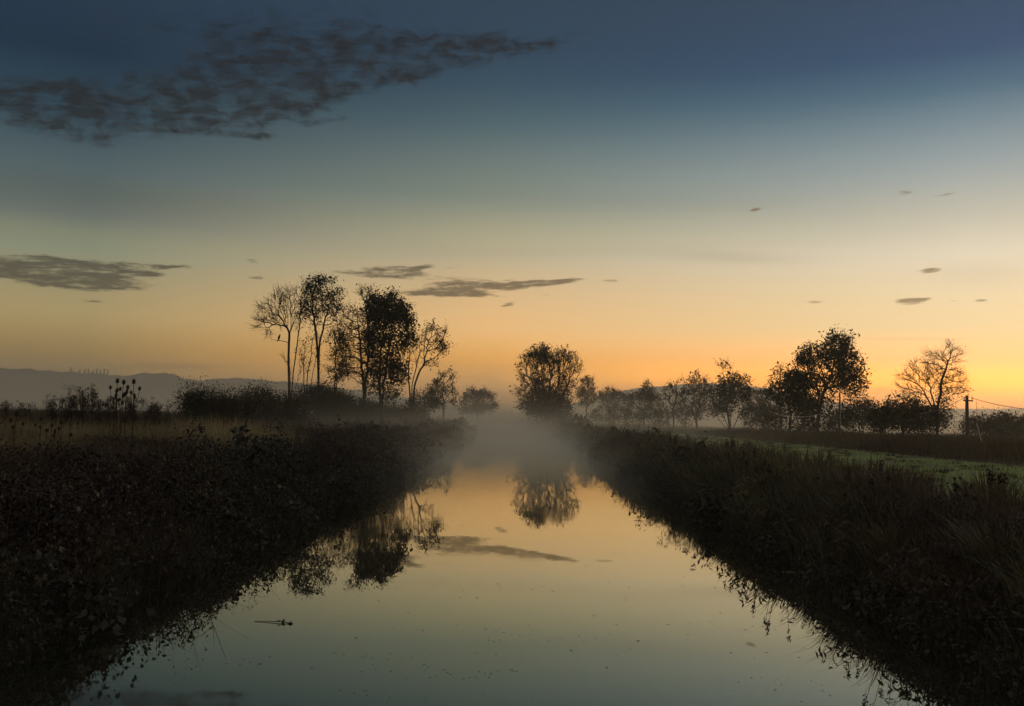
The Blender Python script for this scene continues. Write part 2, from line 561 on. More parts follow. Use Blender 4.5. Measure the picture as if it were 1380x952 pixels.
t.links.new(mx.outputs[0], o_.inputs['Surface'])
M['water'] = mw

# ------------------------------------------------------------------ terrain and canal
def xc(y):
    y = np.asarray(y, dtype=float)
    q = np.clip(y - 60, 0, 190)
    return -(0.0004 * q * q + 0.152 * np.clip(y - 250, 0, None))


UU = np.array([-3300, -900, -400, -150, -60, -30, -15, -9, -7.6, -6.4, -5.6, -5.0, -4.5, -3, 0, 3, 4.5, 5.0, 5.6, 6.4, 8, 12, 16, 19, 21, 26, 34, 60, 150, 400, 900, 3300.])
ZZ = np.array([1.2, 1.2, 1.2, 1.2, 1.2, 1.2, 1.2, 1.2, 1.15, .85, .5, .15, -.25, -.9, -1.1, -.9, -.25, .2, .6, .9, 1.0, 1.0, 1.0, 1.0, 1.1, 1.15, 1.2, 1.2, 1.2, 1.2, 1.2, 1.2])


def gz(x, y):
    return np.interp(np.asarray(x) - xc(y), UU, ZZ)


ys = np.concatenate([[-290, -150, -80, -40], np.arange(-20, 140, 1.5), np.arange(140, 300, 6), [330, 380, 450, 560, 700, 900, 1150, 1400, 1800, 2400, 3290]])
uu = np.unique(np.concatenate([UU, np.arange(-14, -4, 0.7), np.arange(4.6, 19, 0.9)]))
X = np.clip(uu[None, :] + xc(ys)[:, None], -3290, 3290)
Yg = np.repeat(ys[:, None], len(uu), 1)
Zg = np.interp(uu, UU, ZZ)[None, :].repeat(len(ys), 0)
bumpy = (np.abs(uu) > 4.8) & (np.abs(uu) < 120)
Zg = Zg + bumpy[None, :] * rng.normal(0, 0.03, Zg.shape)
nu, ny = len(uu), len(ys)
ii, jj = np.meshgrid(np.arange(ny - 1), np.arange(nu - 1), indexing='ij')
F = np.stack([ii * nu + jj, ii * nu + jj + 1, (ii + 1) * nu + jj + 1, (ii + 1) * nu + jj], -1).reshape(-1, 4)
um_ = (uu[:-1] + uu[1:]) / 2
mi = np.where((um_ > 6.6) & (um_ < 19), 2, np.where((um_ < -8) | (um_ > 19), 1, 0))
mi = np.repeat(mi[None, :], ny - 1, 0).ravel()
tag(mesh_from('ground', np.stack([X, Yg, Zg], -1).reshape(-1, 3), F, [M['soil'], M['meadow'], M['pasture']], None, True, mi), kind='structure')

wy = np.concatenate([[-60], np.arange(-20, 320, 5.0), [400, 600, 900, 1300]])
V = np.concatenate([np.stack([xc(wy) - 5.3, wy, 0 * wy], 1), np.stack([xc(wy) + 5.3, wy, 0 * wy], 1)])
k = len(wy)
tag(mesh_from('water', V, np.array([(i, k + i, k + i + 1, i + 1) for i in range(k - 1)]), M['water']), kind='structure')


def ridge(name, prof, Y, depth, amp, x0, x1, step=5.0):
    px = np.array([p[0] for p in prof], float)
    tops = np.array([at(a, b, Y)[[0, 2]] for a, b in prof])
    xs = np.arange(x0, x1, step)
    top = np.interp(xs, tops[:, 0], tops[:, 1])
    n1 = np.zeros_like(xs)
    for f, a in ((0.011, 1.0), (0.037, .6), (0.11, .6), (0.31, .5), (0.9, .35)):
        n1 += a * np.sin(xs * f + rng.uniform(0, 6))
    ydep = np.linspace(-depth, depth, 21)
    Vv = []
    for yd in ydep:
        b = math.exp(-(yd / (depth * 0.45)) ** 2)
        canopy = amp * b ** 0.5 * (rng.uniform(-.5, 1.0, len(xs)) * 0.5 + 0.35 * n1)
        Vv.append(np.stack([xs + rng.normal(0, .8, len(xs)), np.full(len(xs), Y + yd), 0.9 + (top - 0.9 - amp * .5) * b + canopy * (b > 0.06)], 1))
    n = len(xs)
    Fq = np.array([(i * n + j, i * n + j + 1, (i + 1) * n + j + 1, (i + 1) * n + j) for i in range(20) for j in range(n - 1)])
    tag(mesh_from(name, np.concatenate(Vv), Fq, M['hill'], None, False), kind='structure')


a_ = np.linspace(0, 2 * np.pi, 60, endpoint=False)
rr_ = 1 + .12 * np.sin(3 * a_) + .07 * np.sin(7 * a_ + 1)
fv = np.stack([33 + 15 * rr_ * np.cos(a_), 168 + 60 * rr_ * np.sin(a_), np.full(60, 1.26)], 1)
fv = np.concatenate([fv, [[33, 168, 1.26]]])
tag(mesh_from('flood_water', fv, np.array([(i, (i + 1) % 60, 60) for i in range(60)]), M['water']), kind='structure')
ridge('hills', [(-120, 496), (52, 497), (95, 500), (140, 503), (165, 506), (200, 503), (236, 505), (244, 511), (275, 513), (300, 510), (330, 509), (385, 513), (450, 521), (520, 531), (620, 548), (700, 556)],
      2200, 440, 4.4, -1660, 80, 8.0)
ridge('hills', [(740, 552), (800, 537), (835, 527), (870, 521), (905, 518), (945, 516), (990, 516), (1050, 527), (1100, 540), (1180, 548), (1240, 549), (1300, 551), (1480, 550)],
      2300, 440, 3.2, 40, 1660, 8.0)

# ------------------------------------------------------------------ trees
def ellipsoid(cx, cy, rx, ry, Y, n, depth=0.8, shell=0.0):
    c = at(cx, cy, Y)
    s = Y / FPX
    d = rdir(n) * (rng.uniform(shell, 1, (n, 1)) ** (1 / 3 if shell == 0 else 1))
    return c + d * np.array([rx * s, rx * s * depth, ry * s])


def grow(starts, attr, step, kill, up=0.15, out=0.0, iters=260, wob=0.18):
    nodes = []; par = []
    for pl in starts:
        p = -1
        for q in pl:
            nodes.append(np.asarray(q, float)); par.append(p); p = len(nodes) - 1
    P = np.array(nodes); par = list(par)
    A = np.array(attr)
    D = np.linalg.norm(A[:, None] - P[None], axis=2)
    near = D.argmin(1); dist = D.min(1)
    stale = np.zeros(len(A), int)
    hd = np.zeros_like(P)
    for i_, p_ in enumerate(par):
        hd[i_] = unit(P[i_] - P[p_]) if p_ >= 0 else (0, 0, 1)
    base = P[0]
    for _ in range(iters):
        if len(A) == 0: break
        v = unit(A - P[near])
        ids, inv = np.unique(near, return_inverse=True)
        acc = np.zeros((len(ids), 3))
        np.add.at(acc, inv, v)
        dr = unit(acc) + np.array([0, 0, up]) + .75 * hd[ids] + rng.normal(0, wob, (len(ids), 3))
        if out:
            o = P[ids] - base; o[:, 2] = 0
            dr = dr + out * unit(o)
        new = P[ids] + unit(dr) * step
        k0 = len(P)
        P = np.concatenate([P, new]); par += list(ids); hd = np.concatenate([hd, unit(dr)])
        Dn = np.linalg.norm(A[:, None] - new[None], axis=2)
        m = Dn.argmin(1); dm = Dn[np.arange(len(A)), m]
        better = dm < dist - 0.05 * step
        near = np.where(better, k0 + m, near)
        stale = np.where(better, 0, stale + 1)
        dist = np.where(better, dm, dist)
        keep = (dist > kill) & (stale < 3)
        A, near, dist, stale = A[keep], near[keep], dist[keep], stale[keep]
        if len(P) > 6000: break
    return P, np.array(par)


def skeleton_radii(P, par, tip, expo=2.3, cap=None):
    n = len(P)
    acc = np.zeros(n)
    r = np.zeros(n)
    for i in range(n - 1, -1, -1):
        r[i] = tip if acc[i] == 0 else acc[i] ** (1 / expo)
        if par[i] >= 0: acc[par[i]] += r[i] ** expo
    if cap: r = r * min(1, cap / max(r.max(), 1e-6)) if r.max() > cap else r
    return np.maximum(r, tip * 0.8)


def relax(P, par, fixed, k=2):
    for _ in range(k):
        s = P.copy(); c = np.ones(len(P))
        ok = par >= 0
        np.add.at(s, par[ok], P[ok]); np.add.at(c, par[ok], 1)
        s[ok] += P[par[ok]]; c[ok] += 1
        Q = s / c[:, None]
        Q[:fixed] = P[:fixed]
        P = Q
    return P


def tree(name, label, Y, base, blobs, cat='tree', group=None, stems=None, attr=500, step=0.5, tip=0.022, cap=0.3, twig=0.8, ntwig=2, leaf=0.0, lsize=0.24,
         mat='leaf', up=0.12, out=0.0, trunk_to=None, extra_leaf=(), depth=0.8, kill=None, leafmask=None, wob=0.16, lobes=True):
    """base (px,py) foot of the trunk; blobs (px,py,rx,ry,weight) fill the crown; all become metres at distance Y"""
    b = at(base[0], base[1], Y)
    b[2] = gz(b[0], b[1]) - 0.1
    e = empty(name, b, label, cat, group)
    wsum = sum(q[4] if len(q) > 4 else 1 for q in blobs)
    A = np.concatenate([ellipsoid(q[0], q[1], q[2], q[3], Y, max(8, int(attr * (q[4] if len(q) > 4 else 1) / wsum)), depth) for q in blobs])
    A = A[A[:, 2] > b[2] + 0.4]
    fq = 5.5 / (max(q[2] for q in blobs) * Y / FPX)          # ragged outline: lobes and gaps in the crown
    lob = np.sin(A[:, 0] * fq + b[1]) + np.sin(A[:, 1] * fq * 1.1 + 1.3 * b[0]) + np.sin(A[:, 2] * fq * 1.2 + .7 * b[1]) + rng.normal(0, .5, len(A))
    if lobes:
        A = A[lob > -1.0]
    starts = []
    for st in (stems or [[(trunk_to or (base[0], base[1] - 12))]]):
        pts = [b.copy()]
        tgt = [at(q[0], q[1], Y) + np.array([0, rng.normal(0, .25), 0]) for q in st]
        for q in tgt:
            p0 = pts[-1]
            m = max(1, int(np.linalg.norm(q - p0) / step))
            for i in range(1, m + 1):
                pts.append(p0 + (q - p0) * i / m + rng.normal(0, 0.05 * step, 3))
        starts.append(pts)
    P, par = grow(starts, A, step, kill or step * 0.9, up, out, wob=wob)
    P = relax(P, par, 1, 2)
    r = skeleton_radii(P, par, tip, 2.35, cap)
    ok = np.where(par >= 0)[0]
    # flare of the foot
    gt = Geo()
    thick = ok[r[ok] > tip * 2.2]; thin = ok[r[ok] <= tip * 2.2]
    gt.tubes(P[par[thick]], P[thick], np.minimum(r[par[thick]], r[thick] * 1.5), r[thick], 6)
    gt.tubes(P[par[thin]], P[thin], r[thin] * 1.1, r[thin], 3)
    if stems:
        gt.ball(b + np.array([0, 0, .05]), .22, .22, .3, 8, 6)        # root collar the stems rise from
    gt.build('trunk', M['bark'], e)
    # twigs and leaves
    gc = Geo()
    tips = ok[r[ok] < tip * 1.9]
    tw_end = []
    if ntwig and len(tips):
        for _ in range(ntwig):
            d0 = unit(P[tips] - P[par[tips]])
            d1 = unit(d0 + rdir(len(tips)) * 0.75 + np.array([0, 0, .25]))
            ln = twig * rng.uniform(.35, 1.1, (len(tips), 1))
            m1 = P[tips] + d1 * ln * .5
            m2 = m1 + unit(d1 + rdir(len(tips)) * .4 + np.array([0, 0, .2])) * ln * .5
            gc.tubes(P[tips], m1, tip * .75, tip * .55, 3)
            gc.tubes(m1, m2, tip * .55, tip * .3, 3)
            tw_end += [m1, m2]
    if leaf > 0 and tw_end:
        E = np.concatenate(tw_end)
        # leaves sit in clumps: some twigs are full, others nearly empty
        cl = np.sin(E[:, 0] * 1.7 + b[0]) + np.sin(E[:, 2] * 1.9 + 1) + np.sin(E[:, 1] * 1.6 + 2) + rng.normal(0, .7, len(E))
        if leafmask is not None:
            cl = cl + leafmask(E, Y)
        prob = np.clip((cl + 1.6) / 3.2, 0.02, 1)
        cnt = rng.poisson(2.9 * leaf * prob)
        Q = np.repeat(E, cnt, 0)
        Q = Q + rng.normal(0, .16 + lsize * .4, Q.shape)
        gc.leaves(Q, .8 * lsize * rng.lognormal(-.08, .4, len(Q)), 0.6, droop=.3)
    for (cx, cy, rx, ry, n) in extra_leaf:
        n = int(n * 1.7)
        Q = ellipsoid(cx, cy, rx, ry, Y, n, depth)
        cen = ellipsoid(cx, cy, rx, ry, Y, max(6, n // 45), depth)
        w = cen[rng.integers(0, len(cen), n)]
        Q = np.where(rng.random((n, 1)) < .72, w + rng.normal(0, .36 * max(1, rx * Y / FPX / 3), (n, 3)), Q)
        Q = Q[Q[:, 2] > b[2]]
        gc.leaves(Q, .8 * lsize * rng.lognormal(-.08, .4, len(Q)), 0.6, droop=.3)
    if gc.n:
        gc.build('crown', M[mat], e)
    return e


def top_heavy(cy, rng_px):
    # more leaf above the photo row cy (a height in metres at distance Y)
    def f(E, Y):
        z0 = at(450, cy, Y)[2]
        return np.clip((E[:, 2] - z0) / (rng_px * Y / FPX), -1.6, 1.6)
    return f


GL = 'trees on the meadow bank beyond the canal'
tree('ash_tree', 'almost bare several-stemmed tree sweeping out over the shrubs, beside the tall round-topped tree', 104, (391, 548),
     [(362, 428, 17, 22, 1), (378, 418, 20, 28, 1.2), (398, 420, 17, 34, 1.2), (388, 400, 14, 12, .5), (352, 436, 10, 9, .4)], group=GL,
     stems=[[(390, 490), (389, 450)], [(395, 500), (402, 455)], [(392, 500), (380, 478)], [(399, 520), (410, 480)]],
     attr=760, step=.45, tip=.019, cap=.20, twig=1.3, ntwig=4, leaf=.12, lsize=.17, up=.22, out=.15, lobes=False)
tree('ash_tree', 'tall slender tree with a round leafy top, highest of the group', 100, (430, 548),
     [(433, 396, 24, 20, 1.4), (447, 412, 15, 24, .8), (420, 415, 16, 24, .9), (436, 430, 16, 22, .6)], group=GL,
     stems=[[(430, 500), (428, 465)], [(430, 500), (430, 462), (437, 435)], [(429, 505), (427, 460), (423, 430)]],
     attr=420, step=.42, tip=.022, cap=.26, twig=.9, ntwig=3, leaf=2.0, lsize=.22, up=.25, leafmask=top_heavy(425, 25))
tree('young_tree', 'thin many-stemmed sapling clump between the bare tree and the tall tree', 103, (414, 548),
     [(412, 480, 14, 28, 1), (424, 470, 10, 25, .7)], group=GL, stems=[[(409, 500)], [(414, 500)], [(421, 505)], [(405, 515)]],
     attr=160, step=.45, tip=.020, cap=.10, twig=.9, ntwig=2, leaf=.7, lsize=.2, up=.2)
tree('young_tree', 'slim sparsely leaved tree right beside the big tree with the ivy', 101, (451, 548),
     [(453, 455, 12, 22, 1), (455, 490, 15, 30, 1)], group=GL, stems=[[(450, 500)], [(454, 505)]],
     attr=360, step=.42, tip=.020, cap=.13, twig=1.1, ntwig=4, leaf=1.0, lsize=.2)
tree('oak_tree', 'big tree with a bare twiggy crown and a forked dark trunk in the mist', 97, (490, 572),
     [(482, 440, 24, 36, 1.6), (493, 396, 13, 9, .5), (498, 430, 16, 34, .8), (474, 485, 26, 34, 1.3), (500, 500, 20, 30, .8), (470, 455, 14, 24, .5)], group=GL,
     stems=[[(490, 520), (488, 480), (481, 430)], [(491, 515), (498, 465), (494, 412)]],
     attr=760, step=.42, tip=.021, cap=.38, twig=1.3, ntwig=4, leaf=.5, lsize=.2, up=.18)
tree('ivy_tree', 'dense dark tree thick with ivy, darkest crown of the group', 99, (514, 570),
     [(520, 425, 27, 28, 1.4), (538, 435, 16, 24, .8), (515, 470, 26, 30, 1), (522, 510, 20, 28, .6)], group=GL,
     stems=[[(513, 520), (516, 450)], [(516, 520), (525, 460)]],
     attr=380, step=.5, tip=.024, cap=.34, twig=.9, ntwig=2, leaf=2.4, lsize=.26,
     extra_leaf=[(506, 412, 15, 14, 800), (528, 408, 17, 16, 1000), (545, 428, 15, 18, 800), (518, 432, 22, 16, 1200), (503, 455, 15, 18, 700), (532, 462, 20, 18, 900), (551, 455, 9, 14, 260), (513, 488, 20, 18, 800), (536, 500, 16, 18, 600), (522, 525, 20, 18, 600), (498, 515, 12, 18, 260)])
tree('field_maple', 'spreading tree leaning out toward the canal, leafiest along its outer edge', 108, (556, 560),
     [(578, 455, 24, 14, 1.2), (590, 470, 17, 16, .8), (556, 470, 18, 26, 1), (540, 490, 12, 26, .6), (572, 485, 20, 16, .6)], group=GL,
     stems=[[(555, 520), (562, 490)], [(552, 520), (552, 485)], [(558, 520), (572, 485)]],
     attr=460, step=.45, tip=.021, cap=.2, twig=.9, ntwig=3, leaf=1.3, lsize=.22, up=.12, leafmask=lambda E, Y: np.clip((E[:, 0] - at(575, 470, Y)[0]) / 2.5, -1, 1.2))
GF = 'misty trees beyond the bend'
tree('hawthorn', 'small round tree fading into the mist behind the spreading tree', 150, (598, 562),
     [(600, 518, 15, 18, 1), (594, 535, 22, 18, .9)], group=GF, attr=260, step=.5, tip=.026, cap=.2, twig=.8, ntwig=3, leaf=1.6, lsize=.28)
tree('bush', 'low domed bush in the mist at the end of the canal', 185, (644, 560), [(644, 535, 22, 11, 1), (644, 549, 28, 12, 1)], 'bush', GF, attr=200, step=.55, tip=.03, cap=.15, twig=.7, ntwig=2, leaf=2.5, lsize=.34,
     extra_leaf=[(644, 538, 24, 14, 900), (644, 550, 30, 10, 700)])
tree('bush', 'broad hazy thicket under the spreading tree', 135, (572, 562), [(572, 540, 24, 14, 1)], 'bush', GF, attr=220, step=.5, tip=.026, cap=.12, twig=.7, ntwig=2, leaf=1.8, lsize=.28,
     extra_leaf=[(572, 542, 24, 14, 800)])
# dark shrubs before the left trees
GS = 'rounded shrubs along the meadow'
for (px, py, rx, ry, Y, lab) in ((430, 534, 30, 17, 84, 'dark rounded shrub at the foot of the tall round-topped tree'),
                                 (347, 542, 27, 19, 58, 'reddish brown rounded shrub beside the bare several-stemmed tree'),
                                 (268, 541, 24, 17, 44, 'dark leafy shrub with ragged top standing against the far hill'),
                                 (470, 552, 34, 20, 80, 'brownish shrub below the big twiggy tree'),
                                 (305, 546, 20, 12, 46, 'low ragged shrub in the dip between two rounded shrubs'),
                                 (503, 556, 34, 15, 93, 'dim shrub hiding the foot of the ivy tree'), (548, 560, 30, 13, 100, 'misty shrub under the spreading tree'), (455, 545, 22, 16, 90, 'dark shrub under the slim sparsely leaved tree'),
                                 (388, 552, 26, 18, 62, 'reddish brown low shrub before the foot of the bare tree')):
    tree('shrub', lab, Y, (px, py + ry + 16), [(px, py, rx, ry, 1), (px, py + ry * .7, rx * 1.1, ry * .8, .8)], 'shrub', GS, attr=240, step=.16 * Y / 50, tip=.008 * Y / 50, cap=.06, twig=.3 * Y / 50, ntwig=2,
         leaf=1.6, lsize=.075 * Y / 45, mat='leaf_brown' if 'reddish' in lab else 'leaf', extra_leaf=[(px, py + 2, rx, ry, 4200), (px, py + ry, rx * 1.2, ry, 2800)])

# willow at the bend
WB = (738, 580)
tree('pollard_willow', 'pollarded willow with a fan of upright stems by the misty water', 132, WB,
     [(735, 490, 32, 18, 1.2), (764, 497, 20, 20, .8), (712, 503, 14, 20, .6), (740, 520, 38, 20, 1), (736, 545, 36, 18, .7), (705, 530, 8, 6, .12)],
     stems=[[(736, 560), (720, 520)], [(737, 560), (731, 515)], [(738, 560), (742, 512)], [(739, 560), (752, 515)], [(740, 562), (764, 520)], [(736, 562), (712, 535)], [(740, 562), (762, 545)]],
     attr=1500, step=.5, tip=.022, cap=.22, twig=1.3, ntwig=4, leaf=.62, lsize=.28, up=.36, out=.16, wob=.08, lobes=False,
     leafmask=lambda E, Y: np.where(E[:, 2] > at(740, 485, Y)[2], 1.3, np.where(E[:, 2] < at(740, 528, Y)[2], 1.2, -1.0)) - np.clip((E[:, 0] - at(752, 490, Y)[0]) / 2, -.2, 1.2),
     extra_leaf=[(736, 548, 36, 17, 2200), (742, 562, 30, 12, 900), (741, 530, 28, 12, 500)])
tree('bush', 'low bush on the bank at the foot of the willow', 118, (778, 588), [(776, 571, 22, 8, 1), (790, 574, 12, 7, .5)], 'bush', None, attr=200, step=.35, tip=.02, cap=.06, twig=.7, ntwig=2, leaf=2.2, lsize=.24,
     extra_leaf=[(776, 573, 24, 9, 900)])

GR = 'misty trees across the pasture'
for (bx, blobs, Y, lf, lab, nm, at_, ex) in (
        (790, [(791, 530, 13, 22, 1)], 185, 2.0, 'pale misty tree just behind the willow', 'misty_tree', 220, 900),
        (828, [(828, 540, 25, 17, 1), (822, 533, 10, 14, .4)], 190, 1.8, 'wide faint tree in thick mist above the pale white gap', 'misty_tree', 260, 700),
        (868, [(868, 542, 22, 18, 1), (872, 530, 12, 14, .6)], 178, 1.8, 'bushy hazy tree in mist between the faint wide tree and the thin stems', 'misty_tree', 260, 900),
        (908, [(906, 535, 13, 22, 1), (918, 530, 12, 20, .8)], 150, .9, 'thin twiggy tree rising from the mist beside the leafy alder', 'misty_tree', 240, 100),
        (940, [(942, 525, 20, 20, 1), (945, 550, 22, 20, .7)], 138, 1.2, 'sparse twiggy tree left of the leafy alder', 'misty_tree', 340, 300),
        (1030, [(1030, 550, 22, 26, 1)], 128, 1.2, 'hazy grey brown tree between alder and dark thicket', 'misty_tree', 260, 300),
        (1052, [(1054, 515, 17, 22, 1), (1045, 540, 18, 20, .7)], 112, .7, 'pale sparse sapling above the dark thicket', 'misty_tree', 220, 60)):
    tree(nm, lab, Y, (bx, 582), blobs, 'tree', GR, attr=at_, step=.5, tip=.024, cap=.22, twig=.9, ntwig=3, leaf=lf, lsize=.28, extra_leaf=[(b_[0], b_[1], b_[2], b_[3], ex // len(blobs)) for b_ in blobs])
for (px, py, rx, ry, Y, lab) in ((815, 562, 20, 12, 175, 'low misty thicket nearest the willow'), (852, 563, 24, 14, 165, 'low misty thicket below the bushy hazy tree'),
                                 (888, 560, 18, 15, 158, 'low misty thicket below the thin twiggy tree'), (925, 555, 22, 16, 150, 'thicket of bare twigs left of the alder trunks'),
                                 (1020, 562, 24, 20, 120, 'grey brown thicket right of the alder trunks'), (1045, 570, 24, 18, 104, 'brown thicket behind the two sagging pale wires'),
                                 (1128, 572, 34, 16, 98, 'dim brown thicket behind the oak trunk'), (1085, 572, 22, 16, 100, 'dim thicket between the oak and the dense dark tree')):
    tree('thicket', lab, Y, (px, 584), [(px, py, rx, ry, 1)], 'bush', 'thickets under the trees across the pasture', attr=200, step=.45, tip=.02, cap=.06, twig=.8, ntwig=3, leaf=.8, lsize=.26, up=.3,
         stems=[[(px - rx * .6, py + ry * .4)], [(px, py + ry * .3)], [(px + rx * .6, py + ry * .4)]], extra_leaf=[(px, py + 4, rx, ry, 500)])
tree('alder', 'leafy dark alder with drooping right side and several thin trunks', 118, (985, 588),
     [(990, 525, 20, 24, 1.2), (975, 540, 20, 26, .8), (1003, 540, 10, 20, .5), (975, 495, 8, 11, .2)], group=GR,
     stems=[[(985, 555)], [(975, 560)], [(994, 560)], [(965, 562)], [(976, 540), (975, 505)]],
     attr=420, step=.45, tip=.022, cap=.2, twig=.9, ntwig=3, leaf=1.6, lsize=.26, extra_leaf=[(992, 525, 18, 22, 700), (976, 545, 20, 18, 700), (1003, 545, 8, 18, 200)],
     leafmask=lambda E, Y: np.where(E[:, 2] > at(975, 505, Y)[2], -2.0, 0.3))
tree('oak_tree', 'large dark broad-crowned oak standing at the edge of the pasture', 86, (1101, 604),
     [(1128, 470, 20, 18, 1), (1105, 482, 30, 18, 1.2), (1140, 498, 26, 24, 1.2), (1088, 490, 16, 12, .5), (1115, 515, 36, 20, 1.2), (1152, 520, 16, 18, .5), (1090, 520, 18, 20, .5)],
     stems=[[(1103, 560), (1106, 530)], [(1103, 560), (1112, 525)]],
     attr=640, step=.36, tip=.020, cap=.26, twig=.7, ntwig=3, leaf=1.5, lsize=.22, wob=.25,
     extra_leaf=[(1128, 466, 18, 14, 600), (1100, 484, 28, 14, 760), (1140, 492, 28, 18, 900), (1150, 520, 18, 18, 420), (1112, 520, 36, 16, 860), (1080, 487, 10, 7, 120), (1110, 545, 34, 12, 500)])
tree('thicket_tree', 'dense dark thicket tree leaning against the oak', 88, (1064, 604),
     [(1072, 510, 16, 14, 1), (1065, 530, 28, 20, 1.2), (1080, 545, 24, 16, .7)], attr=320, step=.4, tip=.02, cap=.15, twig=.7, ntwig=2, leaf=2.0, lsize=.24,
     extra_leaf=[(1073, 510, 15, 12, 700), (1064, 530, 27, 18, 1500), (1085, 548, 25, 14, 800)])
tree('bush', 'small dark bush at the foot of the oak, beside the grey post', 88, (1160, 604), [(1162, 546, 16, 10, 1), (1150, 562, 20, 12, .8)], 'bush', None, attr=200, step=.3, tip=.018, cap=.08, twig=.5, ntwig=2, leaf=1.8, lsize=.22,
     extra_leaf=[(1162, 547, 16, 9, 420), (1150, 562, 22, 12, 500)])
tree('hedge_bush', 'dark wide hedge bush below the bare tree by the telegraph pole', 74, (1215, 604), [(1215, 553, 30, 18, 1.2), (1238, 562, 30, 20, 1), (1190, 562, 18, 14, .6)], 'bush', None, attr=360, step=.3, tip=.015, cap=.08, twig=.6, ntwig=2, leaf=2.0, lsize=.19,
     extra_leaf=[(1212, 560, 30, 18, 1700), (1245, 568, 34, 16, 1800), (1190, 570, 20, 14, 700)])
tree('hedge_bush', 'low dim bush between the oak and the wide hedge bush', 92, (1178, 600), [(1178, 565, 16, 14, 1)], 'bush', None, attr=140, step=.35, tip=.018, cap=.08, twig=.5, ntwig=2, leaf=1.8, lsize=.22, extra_leaf=[(1178, 568, 20, 14, 700)])
tree('bare_tree', 'bare fan-shaped tree with an ivy-clad trunk beside the telegraph pole', 72, (1263, 604),
     [(1240, 510, 22, 26, 1), (1262, 500, 22, 26, 1), (1283, 478, 14, 15, .8), (1278, 510, 22, 22, .9), (1296, 526, 8, 8, .3), (1225, 520, 14, 20, .5)],
     stems=[[(1265, 560), (1272, 515), (1278, 485)], [(1262, 560), (1255, 525)], [(1260, 560), (1244, 530)]],
     attr=1100, step=.30, tip=.012, cap=.15, twig=.8, ntwig=4, leaf=.08, lsize=.12, up=.22, out=.1, lobes=False,
     extra_leaf=[(1271, 535, 9, 22, 700), (1268, 560, 18, 18, 700), (1288, 528, 5, 5, 50), (1296, 526, 5, 4, 40)])
tree('hedge', 'smooth rounded hedge at the field edge behind the telegraph pole', 95, (1350, 604), [(1352, 578, 56, 20, 1)], 'hedge', None, attr=300, step=.5, tip=.02, cap=.1, twig=.4, ntwig=2, leaf=2.5, lsize=.24,
     extra_leaf=[(1352, 580, 58, 20, 4200)])

# poplars on the far hilltop
for i, (px, h) in enumerate(((95, 8.5), (107, 5.5), (114, 6.5), (119, 7.5), (125, 6), (130, 8), (135, 7), (140, 8.5), (145, 8))):
    Y = 2190
    h *= 2
    b = at(px, np.interp(px, (95, 145), (504.5, 507)), Y)
    e = empty('poplar', b, 'tiny slender tree in the row on the far hilltop', 'tree', 'row of trees on the far hilltop')
    gg = Geo(); gg.path([b + [0, 0, -16], b + [0, 0, h * .8]], .9, .4, 5); gg.build('trunk', M['bark'], e)
    gg = Geo()
    n = 130
    tt = rng.uniform(.15, 1, n)
    Q = b + np.stack([rng.normal(0, 1.1, n) * (1 - .6 * tt), rng.normal(0, 1.1, n), h * tt], 1)
    gg.leaves(Q, 2.6, .7); gg.build('crown', M['leaf'], e)

# ------------------------------------------------------------------ ground cover (uncountable)
def lump(x, y, s=1.0):
    return (.5 + .25 * np.sin(x * 1.9 * s + 1.3 * np.sin(y * .7 * s)) + .25 * np.sin(y * 1.35 * s + 2.0 + np.sin(x * 2.1 * s)))


# banks: brambles, nettles and dead stems in clumps, each with its own height and leaf size
def bank_cloud(side, bands, mat, name, label, umin, umax, hfun):
    gg = Geo()
    for (y0, y1, n, ls) in bands:
        nc = max(40, n // 170)
        cy = rng.uniform(y0, y1, nc)
        cu = umin + (umax - umin) * rng.random(nc)
        chh = rng.lognormal(-.18, .45, nc)
        cls = rng.lognormal(-.1, .38, nc)
        cr = rng.uniform(.22, .6, nc) * (1 + y0 / 40)
        asp = rng.uniform(.3, .75, nc)
        w = rng.integers(0, nc, n)
        q = rng.normal(0, .55, (n, 2))
        y = cy[w] + q[:, 0] * cr[w]
        u = np.maximum(cu[w] + q[:, 1] * cr[w] * .8, umin - .35)
        x = xc(y) + side * u
        dome = np.exp(-(q ** 2).sum(1) * .9)
        h = hfun(u, y) * (.22 + 1.15 * np.minimum(chh[w], 1.7) * dome)
        z = np.maximum(gz(x, y), 0.0) + .02 + h * rng.uniform(0, 1, n) ** .5
        for a_ in (0, 1, 2):
            m = (w % 3) == a_
            gg.leaves(np.stack([x, y, z], 1)[m], (ls * cls[w] * rng.uniform(.5, 1.4, n))[m], (.35, .55, .8)[a_], droop=(.6, .2, .0)[a_])
        m = n // 9
        k = rng.integers(0, n, m)
        B = np.stack([x[k], y[k], np.maximum(gz(x[k], y[k]), 0)], 1)
        la = rng.normal(0, .55, (m, 3)); la[:, 2] = 0; la[:, 0] -= side * .25
        gg.blades(B, (z[k] - B[:, 2]) * rng.uniform(1.0, 1.5, m) + .12, ls * .16, la, rng.uniform(.2, 1.0, m))
    tag(gg.build(name, M[mat], None), label, None, None, 'stuff')


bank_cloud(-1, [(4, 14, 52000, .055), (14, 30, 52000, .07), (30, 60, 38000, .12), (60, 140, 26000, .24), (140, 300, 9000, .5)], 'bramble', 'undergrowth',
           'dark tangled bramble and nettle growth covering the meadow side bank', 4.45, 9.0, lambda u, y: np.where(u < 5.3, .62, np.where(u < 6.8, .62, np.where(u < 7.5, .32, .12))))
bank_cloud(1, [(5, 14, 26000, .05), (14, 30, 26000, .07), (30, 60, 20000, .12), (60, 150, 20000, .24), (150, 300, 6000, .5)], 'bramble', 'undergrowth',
           'dark low leafy growth between the reeds on the pasture side bank', 4.45, 6.3, lambda u, y: np.where(y > 30, .62, .42))


